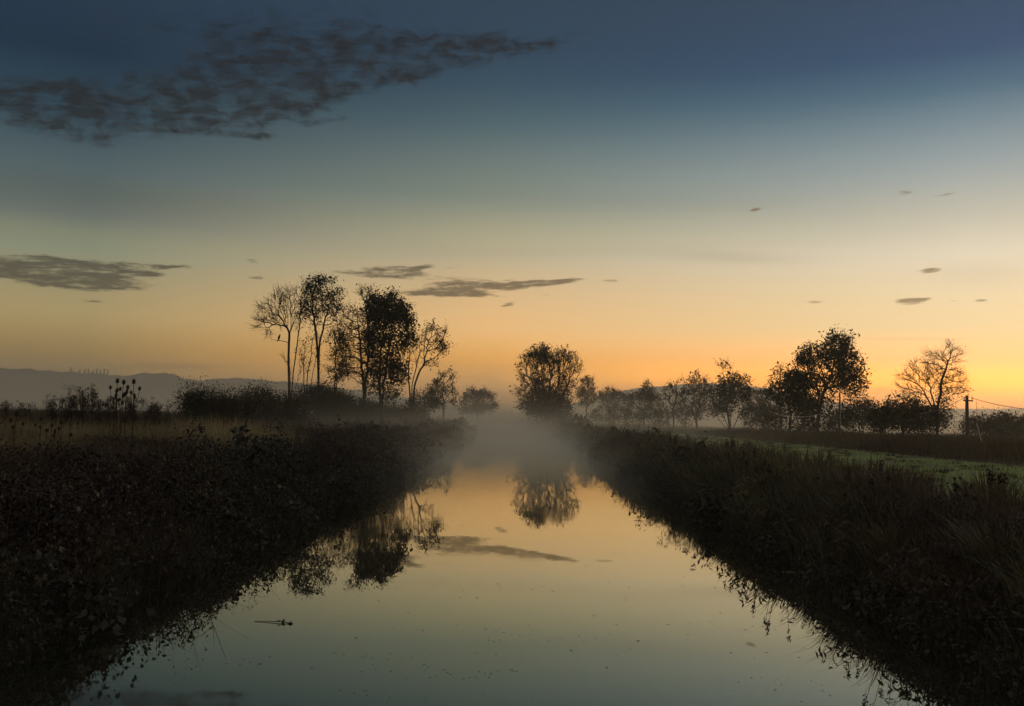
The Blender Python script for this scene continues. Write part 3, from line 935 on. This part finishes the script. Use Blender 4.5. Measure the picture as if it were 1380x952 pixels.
# water-side broad leaves hanging over the canal on the pasture side
hang = Geo()
for (y0, y1, n, ls) in [(6, 16, 900, .11), (16, 34, 1100, .15), (34, 70, 900, .24)]:
    y = rng.uniform(y0, y1, n)
    cl = rng.uniform(y0, y1, max(6, n // 34))
    y = cl[rng.integers(0, len(cl), n)] + rng.normal(0, .22 + .004 * y0, n)
    u = rng.uniform(4.45, 5.3, n)
    z = .15 + rng.uniform(0, 1, n) ** .8 * (.75 + .55 * np.clip((y - 14) / 20, 0, 1)) * (.5 + .8 * lump(u, y, 1.7))
    hang.leaves(np.stack([xc(y) + u, y, z], 1), ls * rng.uniform(.6, 1.4, n), .28, droop=.5)
    k = n // 2
    B = np.stack([xc(y[:k]) + u[:k] + .35, y[:k], np.full(k, .1)], 1)
    la = rng.normal(0, .35, (k, 3)); la[:, 2] = 0; la[:, 0] -= .5
    hang.blades(B, z[:k] + .25, ls * .16, la, rng.uniform(.4, 1.1, k))
tag(hang.build('reed_leaves', M['reed'], None), 'broad drooping leaves and reeds hanging over the water below the pasture', None, None, 'stuff')


def grass(name, label, mat, bands, urange, hgt, lean=.35, side=1):
    gg = Geo()
    for (y0, y1, n, w) in bands:
        y = rng.uniform(y0, y1, n)
        u = rng.uniform(urange[0], urange[1], n) if not callable(urange) else urange(y, n)
        x = xc(y) + u
        B = np.stack([x, y, gz(x, y) - .02], 1)
        la = rng.normal(0, lean, (n, 3)); la[:, 2] = 0
        h = (hgt(y) if callable(hgt) else hgt) * rng.uniform(.55, 1.15, n) * (.65 + .6 * lump(x, y, .35))
        gg.blades(B, h, w * rng.uniform(.6, 1.3, n), la, rng.uniform(.1, .8, n))
    return tag(gg.build(name, M[mat], None), label, None, None, 'stuff')


grass('meadow_grass', 'dry tan meadow grass behind the bramble bank', 'tan_grass', [(8, 22, 26000, .010), (22, 31, 22000, .018)], (-30, -7.0), .95)
grass('meadow_grass', 'dark dead stems and grass before the line of rounded shrubs', 'brown_grass', [(28, 50, 22000, .028), (50, 90, 22000, .06), (90, 150, 14000, .12), (150, 280, 7000, .3)], (-60, -8), .7)
grass('reeds', 'dark reeds and sedge leaves crowding the pasture side of the canal', 'reed', [(5, 12, 7500, .022), (12, 26, 11000, .028), (26, 60, 12000, .046), (60, 150, 11000, .09)], (4.7, 6.7), lambda y: .72 + .5 * np.clip((y - 14) / 22, 0, 1), .5)
grass('pasture_grass', 'short green grass of the narrow pasture', 'turf', [(8, 26, 30000, .012), (26, 50, 26000, .03), (50, 120, 22000, .08)], (6.6, 19.3), .11, .6)
gg = Geo()
for (y0, y1, nc, w_) in [(9, 15, 26, .018), (15, 24, 70, .026), (24, 36, 80, .036), (36, 60, 70, .05), (60, 110, 60, .09)]:
    for _ in range(nc):
        y = rng.uniform(y0, y1); u = 6.4 + 2.6 * rng.random() ** 1.4 * (1.0 if y > 15 else .45)
        n = 60
        hh = rng.uniform(.35, .95) * (1.0 if y > 14.5 else .6) * (1.1 if y < 40 else .9)
        a = rng.uniform(0, 6.28, n); r_ = rng.uniform(0, .22 + y * .006, n)
        x = float(xc(y)) + u
        B = np.stack([x + np.cos(a) * r_, y + np.sin(a) * r_, np.full(n, float(gz(x, y)) - .03)], 1)
        la = np.stack([np.cos(a), np.sin(a), 0 * a], 1) * rng.uniform(.05, .6, (n, 1))
        gg.blades(B, hh * rng.uniform(.5, 1.15, n), w_ * rng.uniform(.6, 1.2, n), la, rng.uniform(.2, 1.0, n))
tag(gg.build('sedge_grass', M['reed'], None), 'shaggy uneven sedge and rank grass along the near edge of the pasture', None, None, 'stuff')
gg = Geo()
for _ in range(420):
    y = rng.uniform(10, 90); u = rng.uniform(8.2, 19.5); n = 26
    x = float(xc(y)) + u; a = rng.uniform(0, 6.28, n); r_ = rng.uniform(0, .3, n)
    B = np.stack([x + np.cos(a) * r_, y + np.sin(a) * r_ * .6, np.full(n, float(gz(x, y)) - .02)], 1)
    la = np.stack([np.cos(a), np.sin(a), 0 * a], 1) * .5
    gg.blades(B, rng.uniform(.08, .24) * rng.uniform(.6, 1.2, n), .012 + y * 6e-4, la, .7)
tag(gg.build('grass_tufts', M['brown_grass'], None), 'small rank tufts dotted over the green pasture', None, None, 'stuff')
grass('rough_grass', 'brown rough grass beyond the pasture in thin mist', 'brown_grass', [(14, 40, 14000, .025), (40, 100, 34000, .05)], (19.2, 44), .85)
grass('rough_grass', 'low sparse rushes around the flood water under the misty trees', 'brown_grass', [(100, 165, 9000, .09), (165, 260, 3000, .2)], (8, 60), .4)

# ------------------------------------------------------------------ bramble mounds on the left bank
BR = [(-6.6, 11.5, 1.1, .8, 'bramble', 'black-leaved bramble mound nearest the camera on the meadow bank'),
      (-7.8, 15.5, 1.5, .8, 'bramble', 'wide dark bramble mound before the tan meadow grass'),
      (-6.3, 17.5, 1.0, .75, 'bramble', 'bramble mound low over the water beside the wide mound'),
      (-9.2, 22.0, 1.3, .7, 'bramble', 'isolated dark bramble mound in the middle of the tan grass'),
      (-6.8, 24.0, 1.5, .8, 'bramble', 'rounded bramble mound at the edge of the tan grass'),
      (-6.3, 31.0, 1.7, .95, 'bramble', 'bramble mound overhanging the canal where the tan grass ends'),
      (-7.4, 38.0, 2.2, 1.1, 'leaf_brown', 'reddish brown willowherb mound on the bank'),
      (-6.4, 45.0, 2.0, 1.25, 'leaf_brown', 'last reddish brown mound on the bank before the mist'),
      (-6.6, 60.0, 2.2, 1.2, 'leaf_brown', 'misty brown mound on the bank opposite the pasture')]
for (x, y, r, h, mat, lab) in BR:
    h *= .62 if y < 30 else .5
    x = x + float(xc(y))
    z = float(gz(x, y))
    e = empty('bramble_bush', (x, y, z), lab, 'bush', 'mounds of bramble on the bank')
    gg = Geo()
    n = int(3800)
    d = rdir(n); d[:, 2] = np.abs(d[:, 2])
    rad = rng.uniform(.55, 1.02, (n, 1)) * (1 + .16 * np.sin(d[:, :1] * 7 + y) + .14 * np.sin(d[:, 1:2] * 9 + x))
    gg.leaves(np.array([x, y, z]) + d * rad * np.array([r, r * 1.25, h]), (.045 + .0016 * y) * rng.uniform(.6, 1.4, n), .6)
    gg.build('foliage', M[mat], e)
    gg = Geo()
    for _ in range(34):
        a = rng.uniform(0, 2 * np.pi); ln = rng.uniform(.7, 1.35)
        tt = np.linspace(0, 1, 6)
        pts = np.stack([x + np.cos(a) * r * ln * tt, y + np.sin(a) * r * ln * tt, z + h * 1.5 * ln * (tt - .62 * tt * tt) * 1.7 * rng.uniform(.6, 1)], 1)
        gg.path(pts, .006 + y * 1e-4, .003 + y * 6e-5, 3)
        gg.leaves(pts[2:] + rng.normal(0, .04, (4, 3)), .06 + .0012 * y, .6)
    gg.build('cane', M['cane'], e)

gg = Geo(); g2_ = Geo()
for (y0, y1, nc, w_) in [(7, 16, 70, .008), (16, 30, 90, .011), (30, 50, 90, .018), (50, 80, 60, .03)]:
    for _ in range(nc):
        y = rng.uniform(y0, y1); u = rng.uniform(4.7, 8.2); x = float(xc(y)) - u; z = float(gz(x, y))
        n = rng.integers(3, 9)
        B = np.stack([x + rng.normal(0, .2, n), y + rng.normal(0, .25, n), np.full(n, z)], 1)
        la = rng.normal(0, .22, (n, 3)); la[:, 2] = 0; la[:, 0] += .12
        hh = rng.uniform(.55, 1.05) * rng.uniform(.7, 1.1, n) * (1.0 if y > 28 else .85)
        gg.blades(B, hh, w_, la, rng.uniform(.1, .6, n))
        tip_ = B + la * (hh * .6)[:, None] + np.stack([0 * hh, 0 * hh, hh * .88], 1)
        k = 9
        P_ = np.repeat(tip_, k, 0) + rng.normal(0, 1, (n * k, 3)) * np.array([.03, .03, .11])
        gg.leaves(P_, w_ * 3.2 * rng.uniform(.5, 1.3, n * k), .45, droop=.3)
        if rng.random() < .55:
            n = 46
            a = rng.uniform(0, 6.28, n); u2 = rng.uniform(4.7, 8.0); y2 = rng.uniform(y0, y1); x2 = float(xc(y2)) - u2
            B = np.stack([x2 + np.cos(a) * .16, y2 + np.sin(a) * .2, np.full(n, float(gz(x2, y2)))], 1)
            la = np.stack([np.cos(a), np.sin(a), 0 * a], 1) * rng.uniform(.1, .8, (n, 1))
            g2_.blades(B, rng.uniform(.4, .95, n), w_ * 1.1, la, rng.uniform(.3, 1.1, n))
tag(gg.build('dead_weeds', M['cane'], None), 'brown dead willowherb stems standing through the brambles on the meadow bank', None, None, 'stuff')
tag(g2_.build('grass_tussocks', M['brown_grass'], None), 'olive brown grass growing through the brambles on the meadow bank', None, None, 'stuff')

# ------------------------------------------------------------------ sedge tussocks and reeds of the right bank
SG = []
for i in range(15):
    y = 8.2 * (1.17 ** i)
    SG.append((float(xc(y)) + 5.15 + .75 * ((i * 7) % 5) / 5, y))
sedge_lab = ['pale sedge tussock drooping over the dark water nearest the camera', 'second nearest arching sedge tussock on the pasture bank', 'sedge tussock leaning out over the reflected reeds',
             'tall sedge tussock beside the near end of the green pasture', 'sedge tussock with straw coloured blades below the pasture edge', 'sedge clump standing up against the green pasture',
             'spiky sedge clump halfway along the pasture', 'sedge clump just past the middle of the pasture', 'dark sedge clump before the brightest strip of pasture',
             'dense sedge clump where the pasture narrows', 'sedge clump below the alder', 'sedge clump below the thin misty trees', 'dim sedge clump at the start of the mist',
             'misty sedge clump close to the low willow bush', 'farthest sedge clump beside the willow in the mist']
for (x, y), lab in zip(SG, sedge_lab):
    z = float(gz(x, y))
    e = empty('sedge_tussock', (x, y, z), lab, 'sedge', 'sedge tussocks on the pasture bank')
    gg = Geo()
    n = 260
    a = rng.uniform(0, 2 * np.pi, n)
    rr = rng.uniform(0, .28, n) * (1 + y / 60)
    B = np.stack([x + np.cos(a) * rr, y + np.sin(a) * rr, np.full(n, z - .05)], 1)
    la = np.stack([np.cos(a), np.sin(a), 0 * a], 1) * rng.uniform(.2, .8, (n, 1)); la[:, 0] -= .15
    gg.blades(B, rng.uniform(.5, 1.15, n) * (.95 if y < 14 else 1.1), (.011 + .0007 * y), la, rng.uniform(.4, 1.1, n), 4)
    gg.build('blades', M['sedge'], e)
    for _ in range(4):
        gg = Geo()
        a = rng.uniform(0, 6.28); q = np.array([x + rng.normal(0, .15), y + rng.normal(0, .15), z])
        hh = rng.uniform(.9, 1.3); tp = q + np.array([math.cos(a) * .15 - .1, math.sin(a) * .15, hh])
        gg.path([q, (q + tp) / 2 + [0, 0, .08], tp], .004 + .0002 * y, .003, 4)
        n = 22
        gg.leaves(tp + rng.normal(0, 1, (n, 3)) * np.array([.018, .018, .055]), .05 + .0008 * y, .4, droop=.5)
        gg.build('seed_stem', M['seed_stalk'], e)

# ------------------------------------------------------------------ teasels and weeds
def teasel_proto():
    e = empty('teasel', (0, 0, 0), '-', 'teasel', '-')
    g1 = Geo()
    tt = np.linspace(0, 1, 7)
    st = np.stack([.05 * np.sin(tt * 2.4), .03 * tt, tt * 1.0], 1)
    g1.path(st, .007, .0045, 5)
    tips = [st[-1]]
    for (t0, a, ln, up_) in ((.55, .4, .20, .26), (.62, 2.6, .18, .24), (.74, 4.4, .13, .17)):
        p0 = np.array([np.interp(t0, tt, st[:, 0]), np.interp(t0, tt, st[:, 1]), t0])
        p1 = p0 + [math.cos(a) * ln * .6, math.sin(a) * ln * .6, up_ * .45]
        p2 = p0 + [math.cos(a) * ln * .7, math.sin(a) * ln * .7, up_]
        g1.path([p0, p1, p2], .0045, .0035, 4)
        tips.append(p2)
    g1.build('stem', M['seed_stalk'], e)
    for i, p in enumerate(tips):
        s = 1.0 if i == 0 else .8
        gh = Geo()
        c = p + np.array([0, 0, .032 * s])
        gh.ball(c, .019 * s, .019 * s, .036 * s, 10, 8)
        d = rdir(160)
        A = c + d * np.array([.018, .018, .034]) * s
        gh.tubes(A, A + (d * .010 + np.array([0, 0, .003])) * s, .0012, .0004, 3)
        for k in range(7):
            a = k * .9
            b0 = p
            b1 = p + np.array([math.cos(a) * .028, math.sin(a) * .028, .012]) * s
            b2 = p + np.array([math.cos(a) * .038, math.sin(a) * .038, .055 + .02 * (k % 2)]) * s
            gh.path([b0, b1, b2], .0015, .0006, 3)
        gh.build('seed_head', M['teasel'], e)
    return e


def weed_proto(k):
    e = empty('dock_plant', (0, 0, 0), '-', 'weed', '-')
    g1 = Geo(); g2 = Geo()
    for j in range(3 + k):
        a = rng.uniform(0, 6.28); ln = rng.uniform(.05, .28)
        tt = np.linspace(0, 1, 6)
        hh = rng.uniform(.65, 1.0)
        st = np.stack([math.cos(a) * ln * tt ** 1.4 + rng.normal(0, .012, 6), math.sin(a) * ln * tt ** 1.4, tt * hh], 1)
        g1.path(st, .006, .003, 4)
        for t0 in rng.uniform(.5, 1, 14):
            p0 = np.array([np.interp(t0, tt, st[:, i]) for i in range(3)])
            b = rng.uniform(0, 6.28)
            p1 = p0 + np.array([math.cos(b) * .06, math.sin(b) * .06, .045]) * rng.uniform(.5, 1.3)
            g1.path([p0, p1], .0025, .0015, 3)
            n = 5 if k != 2 else 9
            g2.leaves(p1 + rng.normal(0, .026, (n * 2, 3)), .021 if k != 1 else .033, .55, droop=.4)
    g1.build('stem', M['seed_stalk'], e)
    g2.build('leaves', M['seed_stalk'], e)
    return e


def place(proto, loc, s, rz, label, group, first):
    if first:
        e = proto
        kids = None
    else:
        e = proto.copy(); COL.objects.link(e)
        for ch in list(proto.children):
            c = ch.copy(); COL.objects.link(c); c.parent = e
    e.location = tuple(float(v) for v in loc)
    e.scale = (s, s, s)
    e.rotation_euler = (0, 0, rz)
    e['label'] = label
    e['group'] = group
    return e


tp = teasel_proto()
first = True
far = [(154, 511, 'tallest teasel of the far cluster, seen against the hill'), (161, 524, 'low teasel in the thick of the far cluster'), (168, 513, 'teasel in the middle of the far cluster against the hill'),
       (174, 520, 'short teasel tucked between two taller ones in the far cluster'), (182, 512, 'outermost teasel of the far cluster on the side towards the trees'), (163, 530, 'shortest teasel of the far cluster, half sunk in weeds')]
for px, py, lab in far:
    Y = 23.5 + rng.normal(0, .5)
    p = at(px, py, Y)
    z = float(gz(p[0], p[1]))
    place(tp, (p[0], p[1], z), (p[2] - z) / 1.06, rng.uniform(0, 6), lab, 'teasels on the meadow bank', first); first = False
near = [(52, 563, 'near teasel half cut by the picture edge'), (68, 571, 'near teasel with the largest head, before the tan grass'), (79, 567, 'near teasel behind the one with the largest head'), (77, 594, 'lowest near teasel, head below the others'),
        (22, 556, 'teasel close to the camera beyond the other near ones'), (118, 612, 'small teasel low in the brambles below the tan grass')]
for px, py, lab in near:
    Y = 15.0 + rng.normal(0, .3)
    p = at(px, py, Y)
    z = float(gz(p[0], p[1]))
    place(tp, (p[0], p[1], z), (p[2] - z) / 1.06 , rng.uniform(0, 6), lab, 'teasels on the meadow bank', first)
protos = [weed_proto(k) for k in range(3)]
used = [True] * 3
wl = ['branching seed-headed weed on the skyline of the meadow bank', 'leafy dark weed on the skyline of the meadow bank', 'bushy dark dock plant on the skyline of the meadow bank']
spots = [(60, 535), (72, 528), (84, 522), (92, 513), (98, 524), (108, 526), (118, 517), (126, 512), (134, 528), (142, 531), (150, 526), (190, 524), (198, 532), (205, 538), (214, 533), (222, 540), (30, 536), (10, 530), (45, 540),
         (300, 530), (312, 532), (322, 528), (334, 533), (290, 534), (112, 530), (178, 532), (166, 536), (230, 540)]
for i, (px, py) in enumerate(spots):
    k = i % 3
    Y = rng.uniform(26, 33) if px < 240 else rng.uniform(30, 36)
    p = at(px, py, Y)
    z = float(gz(p[0], p[1]))
    place(protos[k], (p[0], p[1], z), max(.6, (p[2] - z)), rng.uniform(0, 6), wl[k], 'seed-headed weeds along the meadow bank', used[k]); used[k] = False
# weeds standing at the far edge of the right bank, seen against the pasture
tl_ = ['dead thistle stalk standing dark against the green pasture', 'dead leafy thistle stalk standing dark against the green pasture', 'dead bushy thistle standing dark against the green pasture']
for i, (px, py, Y) in enumerate([(1028, 592, 38), (1058, 596, 36), (1118, 604, 34), (1045, 600, 35), (1197, 590, 45), (1215, 594, 44), (1090, 606, 30), (1010, 594, 42), (930, 582, 52), (950, 584, 50)]):
    k = i % 3
    p = at(px, py, Y); z = float(gz(p[0], p[1]))
    place(protos[k], (p[0], p[1], z), max(.5, p[2] - z), rng.uniform(0, 6), tl_[k], 'thistles by the pasture', False)

# dead stalk hanging over the near water
x0, y0 = -5.35, 15.4
e = empty('dead_stalk', (x0, y0, .1), 'thin bare dead stalk with side twigs leaning over the near water', 'twig')
gg = Geo()
pp = [(x0, y0, .1), (x0 + .22, y0, .7), (x0 + .38, y0, 1.15), (x0 + .62, y0, 1.68)]
gg.path(pp, .008, .003, 4)
gg.build('stem', M['seed_stalk'], e)
gg = Geo()
gg.path([pp[2], (x0 + .2, y0, 1.32), (x0 + .05, y0, 1.36)], .005, .002, 4); gg.path([pp[2], (x0 + .42, y0, 1.5)], .004, .002, 4)
gg.build('twig', M['seed_stalk'], e)

# ------------------------------------------------------------------ things on the water
def wat(px, py):
    d = ray(px, py)
    return np.array([0, 0, EYE]) + d * (EYE / -d[2])


a, b = wat(343, 838), wat(395, 841)
gg = Geo()
mid = (a + b) / 2
gg.path([a + [0, 0, .003], mid * .6 + a * .4 + [0, .02, .008], mid * .6 + b * .4 + [0, .01, .012], b + [0, 0, .004]], .003, .006, 6)
gg.leaves(np.array([mid + [.06, 0, .02], mid + [.1, .02, .015], b + [-.04, .01, .012]]), .07, .5)
tag(gg.build('floating_stick', M['dead_leaf']), 'dark broken reed stem floating flat on the open water', 'stick')
gg = Geo()
p = wat(1075, 772)
gg.path([p + [-.25, 0, .006], p + [0, .01, .012], p + [.2, 0, .006]], .004, .003, 5)
tag(gg.build('floating_reed', M['pale_wood']), 'pale straw floating in the dark reflection of the reeds', 'stick')
gg0 = Geo()
n = 9
d = np.stack([np.cos(np.linspace(0, 6.28, n + 1)[:-1]) * .045, np.sin(np.linspace(0, 6.28, n + 1)[:-1]) * .022, np.zeros(n)], 1)
d[:, 2] = .004 + np.abs(d[:, 0]) * .25
top = d; bot = d - np.array([0, 0, .003])
gg0.add(np.concatenate([top, bot, [[0, 0, .006], [0, 0, .003]]]), [(i, (i + 1) % n, n + (i + 1) % n, n + i) for i in range(n)], [(2 * n, i, (i + 1) % n) for i in range(n)] + [(2 * n + 1, n + (i + 1) % n, n + i) for i in range(n)])
leafp = gg0.build('floating_leaf', M['dead_leaf'])
spec = [(795, 789), (905, 796), (668, 827), (1127, 0)]
big = [(588, 789), (917, 820), (505, 803), (572, 807), (643, 806), (700, 752), (696, 770), (790, 763), (843, 806), (770, 877), (860, 864), (818, 900), (1004, 849), (876, 864), (640, 880), (570, 850), (480, 860),
       (450, 880), (520, 900), (690, 730), (730, 770), (745, 797), (600, 760), (960, 850), (905, 830), (620, 838), (550, 826), (800, 830), (720, 850), (420, 900), (350, 895), (930, 885), (985, 880), (660, 860), (740, 905)]
for i, (px, py) in enumerate(big):
    o = leafp if i == 0 else leafp.copy()
    if i: COL.objects.link(o)
    p = wat(px, py)
    o.location = (p[0], p[1], .001)
    s = rng.uniform(.16, .42)
    o.scale = (s, s, s); o.rotation_euler = (0, 0, rng.normal(0, .4))
    tag(o, 'single dark dead leaf floating on the open canal water', 'leaf', 'dead leaves floating on the canal')
gg = Geo()
n = 900
y = 7 + 45 * rng.random(n) ** 1.4
x = rng.uniform(-4.6, 4.6, n)
lk_ = rng.integers(0, 46, n)
lx, ly = rng.uniform(-4.2, 4.2, 46), 7 + 40 * rng.random(46) ** 1.4
on = rng.random(n) < .6
x = np.where(on, lx[lk_] + rng.normal(0, .55, n), x); y = np.where(on, ly[lk_] + rng.normal(0, .07, n) * (1 + ly[lk_] / 15), y)
x = np.clip(x, -4.5, 4.5)
sz = rng.uniform(.004, .013, n)
B = np.stack([x, y, np.full(n, .004)], 1)
V = np.stack([B + np.stack([-sz, -sz * .4, 0 * sz], 1), B + np.stack([sz, -sz * .5, 0 * sz], 1), B + np.stack([sz * .8, sz * .5, sz * .2], 1), B + np.stack([-sz * .9, sz * .4, sz * .2], 1)], 1)
gg.add(V.reshape(-1, 3), np.arange(n * 4).reshape(n, 4))
tag(gg.build('floating_debris', M['dead_leaf']), 'specks of seed and leaf crumbs scattered on the water', None, None, 'stuff')

# ------------------------------------------------------------------ pole, wires, post, bird
Y = 62
b = at(1303.5, 606, Y); b[2] = float(gz(b[0], b[1])) - .2
tpz = at(1306, 534, Y)[2]
e = empty('telegraph_pole', b, 'dark wooden telegraph pole standing in the rough grass beyond the pasture', 'pole')
gg = Geo(); gg.path([b, (b[0], b[1], b[2] + 2), (b[0], b[1], tpz)], .135, .10, 10); gg.ball((b[0], b[1], tpz), .10, .10, .05); gg.build('pole', M['wood'], e)
arm = np.array([b[0], b[1] - .02, tpz - .32])
gg = Geo(); gg.box(arm + [0, -.15, 0], .62, .09, .09); gg.build('crossarm', M['wood'], e)
tips = []
for s_ in (-.26, .26):
    gg = Geo(); q = arm + [s_, -.15, .05]; gg.path([q, q + [0, 0, .1]], .03, .02, 6); gg.ball(q + [0, 0, .14], .05, .05, .07); gg.build('insulator', M['metal'], e)
    tips.append(q + [0, 0, .14])
gg = Geo(); gg.path([arm + [.55, -.1, .02], arm + [.60, -.1, -.8], arm + [.58, -.1, -1.7]], .015, .015, 4); gg.build('drop_cable', M['metal'], e)


def wire(name, p0, p1, sag, r, mat, label, cat, group=None):
    tt = np.linspace(0, 1, 22)[:, None]
    pts = p0 + (p1 - p0) * tt
    pts[:, 2] -= sag * 4 * (tt * (1 - tt))[:, 0]
    gg = Geo(); gg.path(pts, r, r, 4)
    return tag(gg.build(name, M[mat]), label, cat, group)


wire('overhead_wire', tips[0], at(1212, 556, 80) , .5, .018, 'metal', 'black overhead wire running from the telegraph pole into the bare tree', 'wire')
wire('overhead_wire', tips[1], at(1440, 552, 58), .3, .018, 'metal', 'black overhead wire running from the telegraph pole away from the trees', 'wire')
wire('sagging_wire', at(1036, 554, 82), at(1106, 558, 82), .36, .013, 'pale_wire', 'upper of two pale wires sagging before the dark thicket', 'wire')
wire('sagging_wire', at(1046, 559, 82), at(1098, 561, 82), .16, .011, 'pale_wire', 'lower of two pale wires sagging before the dark thicket', 'wire')
b = at(1131, 594, 80); b[2] = float(gz(b[0], b[1])) - .1
tz = at(1132, 530, 80)[2]
e = empty('post', b, 'tall thin grey post, its lit edge painted as a pale strip, standing before the oak', 'post')
gg = Geo(); gg.path([b, (b[0] + .02, b[1], tz)], .075, .065, 8); gg.build('shaft', M['wood'], e)
gg = Geo(); gg.box(((b[0] + .085), b[1] - .02, (b[2] + tz) / 2), .035, .05, tz - b[2] - .3); gg.build('painted_lit_edge', M['pale_wood'], e)  # pale strip imitates the light caught along this edge of the post
b = at(1326, 612, 60); b[2] = float(gz(b[0], b[1])) - .1
gg = Geo(); gg.path([b, b + [-.25, 0, 1.0], b + [-.45, 0, 1.75]], .04, .03, 6)
tag(gg.build('leaning_stake', M['pale_wood']), 'pale wooden stake leaning in the rough grass near the telegraph pole', 'stake')

p = at(376, 455, 103.6)
e = empty('bird', p, 'dark bird perched on a low limb of the bare several-stemmed tree', 'bird')
gg = Geo()
gg.ball(p + [0, 0, .0], .13, .13, .25, 12, 9, (.25, 0, 1))
gg.ball(p + [.08, 0, .28], .085, .085, .09, 10, 7)
gg.tubes(np.array([p + [.14, 0, .28]]), np.array([p + [.24, 0, .26]]), .03, .005, 6)
gg.tubes(np.array([p + [-.05, 0, -.18]]), np.array([p + [-.14, 0, -.48]]), .07, .05, 6)
gg.build('body', M['feather'], e)
gg = Geo()
gg.path([p + [.02, .04, -.2], p + [.03, .04, -.34]], .015, .012, 4); gg.path([p + [.02, -.04, -.2], p + [.03, -.04, -.34]], .015, .012, 4)
gg.build('legs', M['feather'], e)
gg = Geo()
gg.path([p + [1.1, .1, -.55], p + [.4, .05, -.38], p + [-.1, 0, -.345], p + [-.9, 0, -.25]], .05, .02, 5)
gg.build('perch', M['bark'], e)

# ------------------------------------------------------------------ air: haze box and ground mist
def vol_mat(name, color, density, aniso):
    m = bpy.data.materials.new(name)
    m.use_nodes = True
    t = m.node_tree
    t.nodes.clear()
    p = node(t, 'ShaderNodeVolumePrincipled')
    p.inputs['Color'].default_value = color + (1,)
    p.inputs['Density'].default_value = density
    p.inputs['Anisotropy'].default_value = aniso
    o = node(t, 'ShaderNodeOutputMaterial')
    t.links.new(p.outputs[0], o.inputs['Volume'])
    return m, t, p


def box_obj(name, x0, x1, y0, y1, z0, z1, mat):
    gg = Geo()
    gg.box(((x0 + x1) / 2, (y0 + y1) / 2, (z0 + z1) / 2), x1 - x0, y1 - y0, z1 - z0)
    return tag(gg.build(name, mat), None, None, None, 'stuff')


hm, _, _ = vol_mat('haze', (0.92, 0.93, 0.92), 0.00036, 0.68)
box_obj('haze', -3350, 3350, -300, 3350, -2.3, 105, hm)

mm, t, p = vol_mat('mist', (0.97, 0.91, 0.78), 0.0, 0.6)
g = node(t, 'ShaderNodeNewGeometry')
sp = node(t, 'ShaderNodeSeparateXYZ')
t.links.new(g.outputs['Position'], sp.inputs[0])
px_, py_, pz_ = sp.outputs
sc_ = node(t, 'ShaderNodeVectorMath', operation='MULTIPLY')
sc_.inputs[1].default_value = (1, .5, 1.6)
t.links.new(g.outputs['Position'], sc_.inputs[0])
nz = mth(t, 'ADD', mth(t, 'MULTIPLY', smooth(t, noise(t, sc_.outputs[0], .09, 4, .55, .6), .33, .66), 1.15), .15)
# a broad layer that thickens with distance ...
hg = mth(t, 'EXPONENT', mth(t, 'DIVIDE', mth(t, 'MULTIPLY', pz_, -1.0), mth(t, 'ADD', 1.6, mth(t, 'MULTIPLY', py_, 0.016))))
wide = mth(t, 'MULTIPLY', hg, mth(t, 'ADD', mth(t, 'MULTIPLY', smooth(t, py_, 40.0, 120.0), .22), mth(t, 'MULTIPLY', smooth(t, py_, 115.0, 220.0), .35)))
# ... and a shallow bank of vapour lying on the warm canal
q = mth(t, 'MULTIPLY', mth(t, 'ADD', px_, 2.0), 1 / 11.0)
canal = mth(t, 'EXPONENT', mth(t, 'MULTIPLY', mth(t, 'MULTIPLY', q, q), -1.0))
low = mth(t, 'MULTIPLY', mth(t, 'EXPONENT', mth(t, 'MULTIPLY', pz_, -1 / 0.75)), mth(t, 'MULTIPLY', canal, smooth(t, py_, 20.0, 64.0)))
qb = mth(t, 'MULTIPLY', mth(t, 'ADD', px_, 9.0), 1 / 22.0)
broad = mth(t, 'EXPONENT', mth(t, 'MULTIPLY', mth(t, 'MULTIPLY', qb, qb), -1.0))
wide = mth(t, 'MULTIPLY', wide, mth(t, 'ADD', 1.0, mth(t, 'MULTIPLY', mth(t, 'MULTIPLY', broad, smooth(t, py_, 125.0, 180.0)), 1.0)))
den = mth(t, 'MULTIPLY', nz, mth(t, 'ADD', wide, mth(t, 'MULTIPLY', low, 7.5)))
t.links.new(mth(t, 'MULTIPLY', den, 0.03), p.inputs['Density'])
mist = box_obj('mist', -190, 190, 20, 330, 0.02, 20, mm)
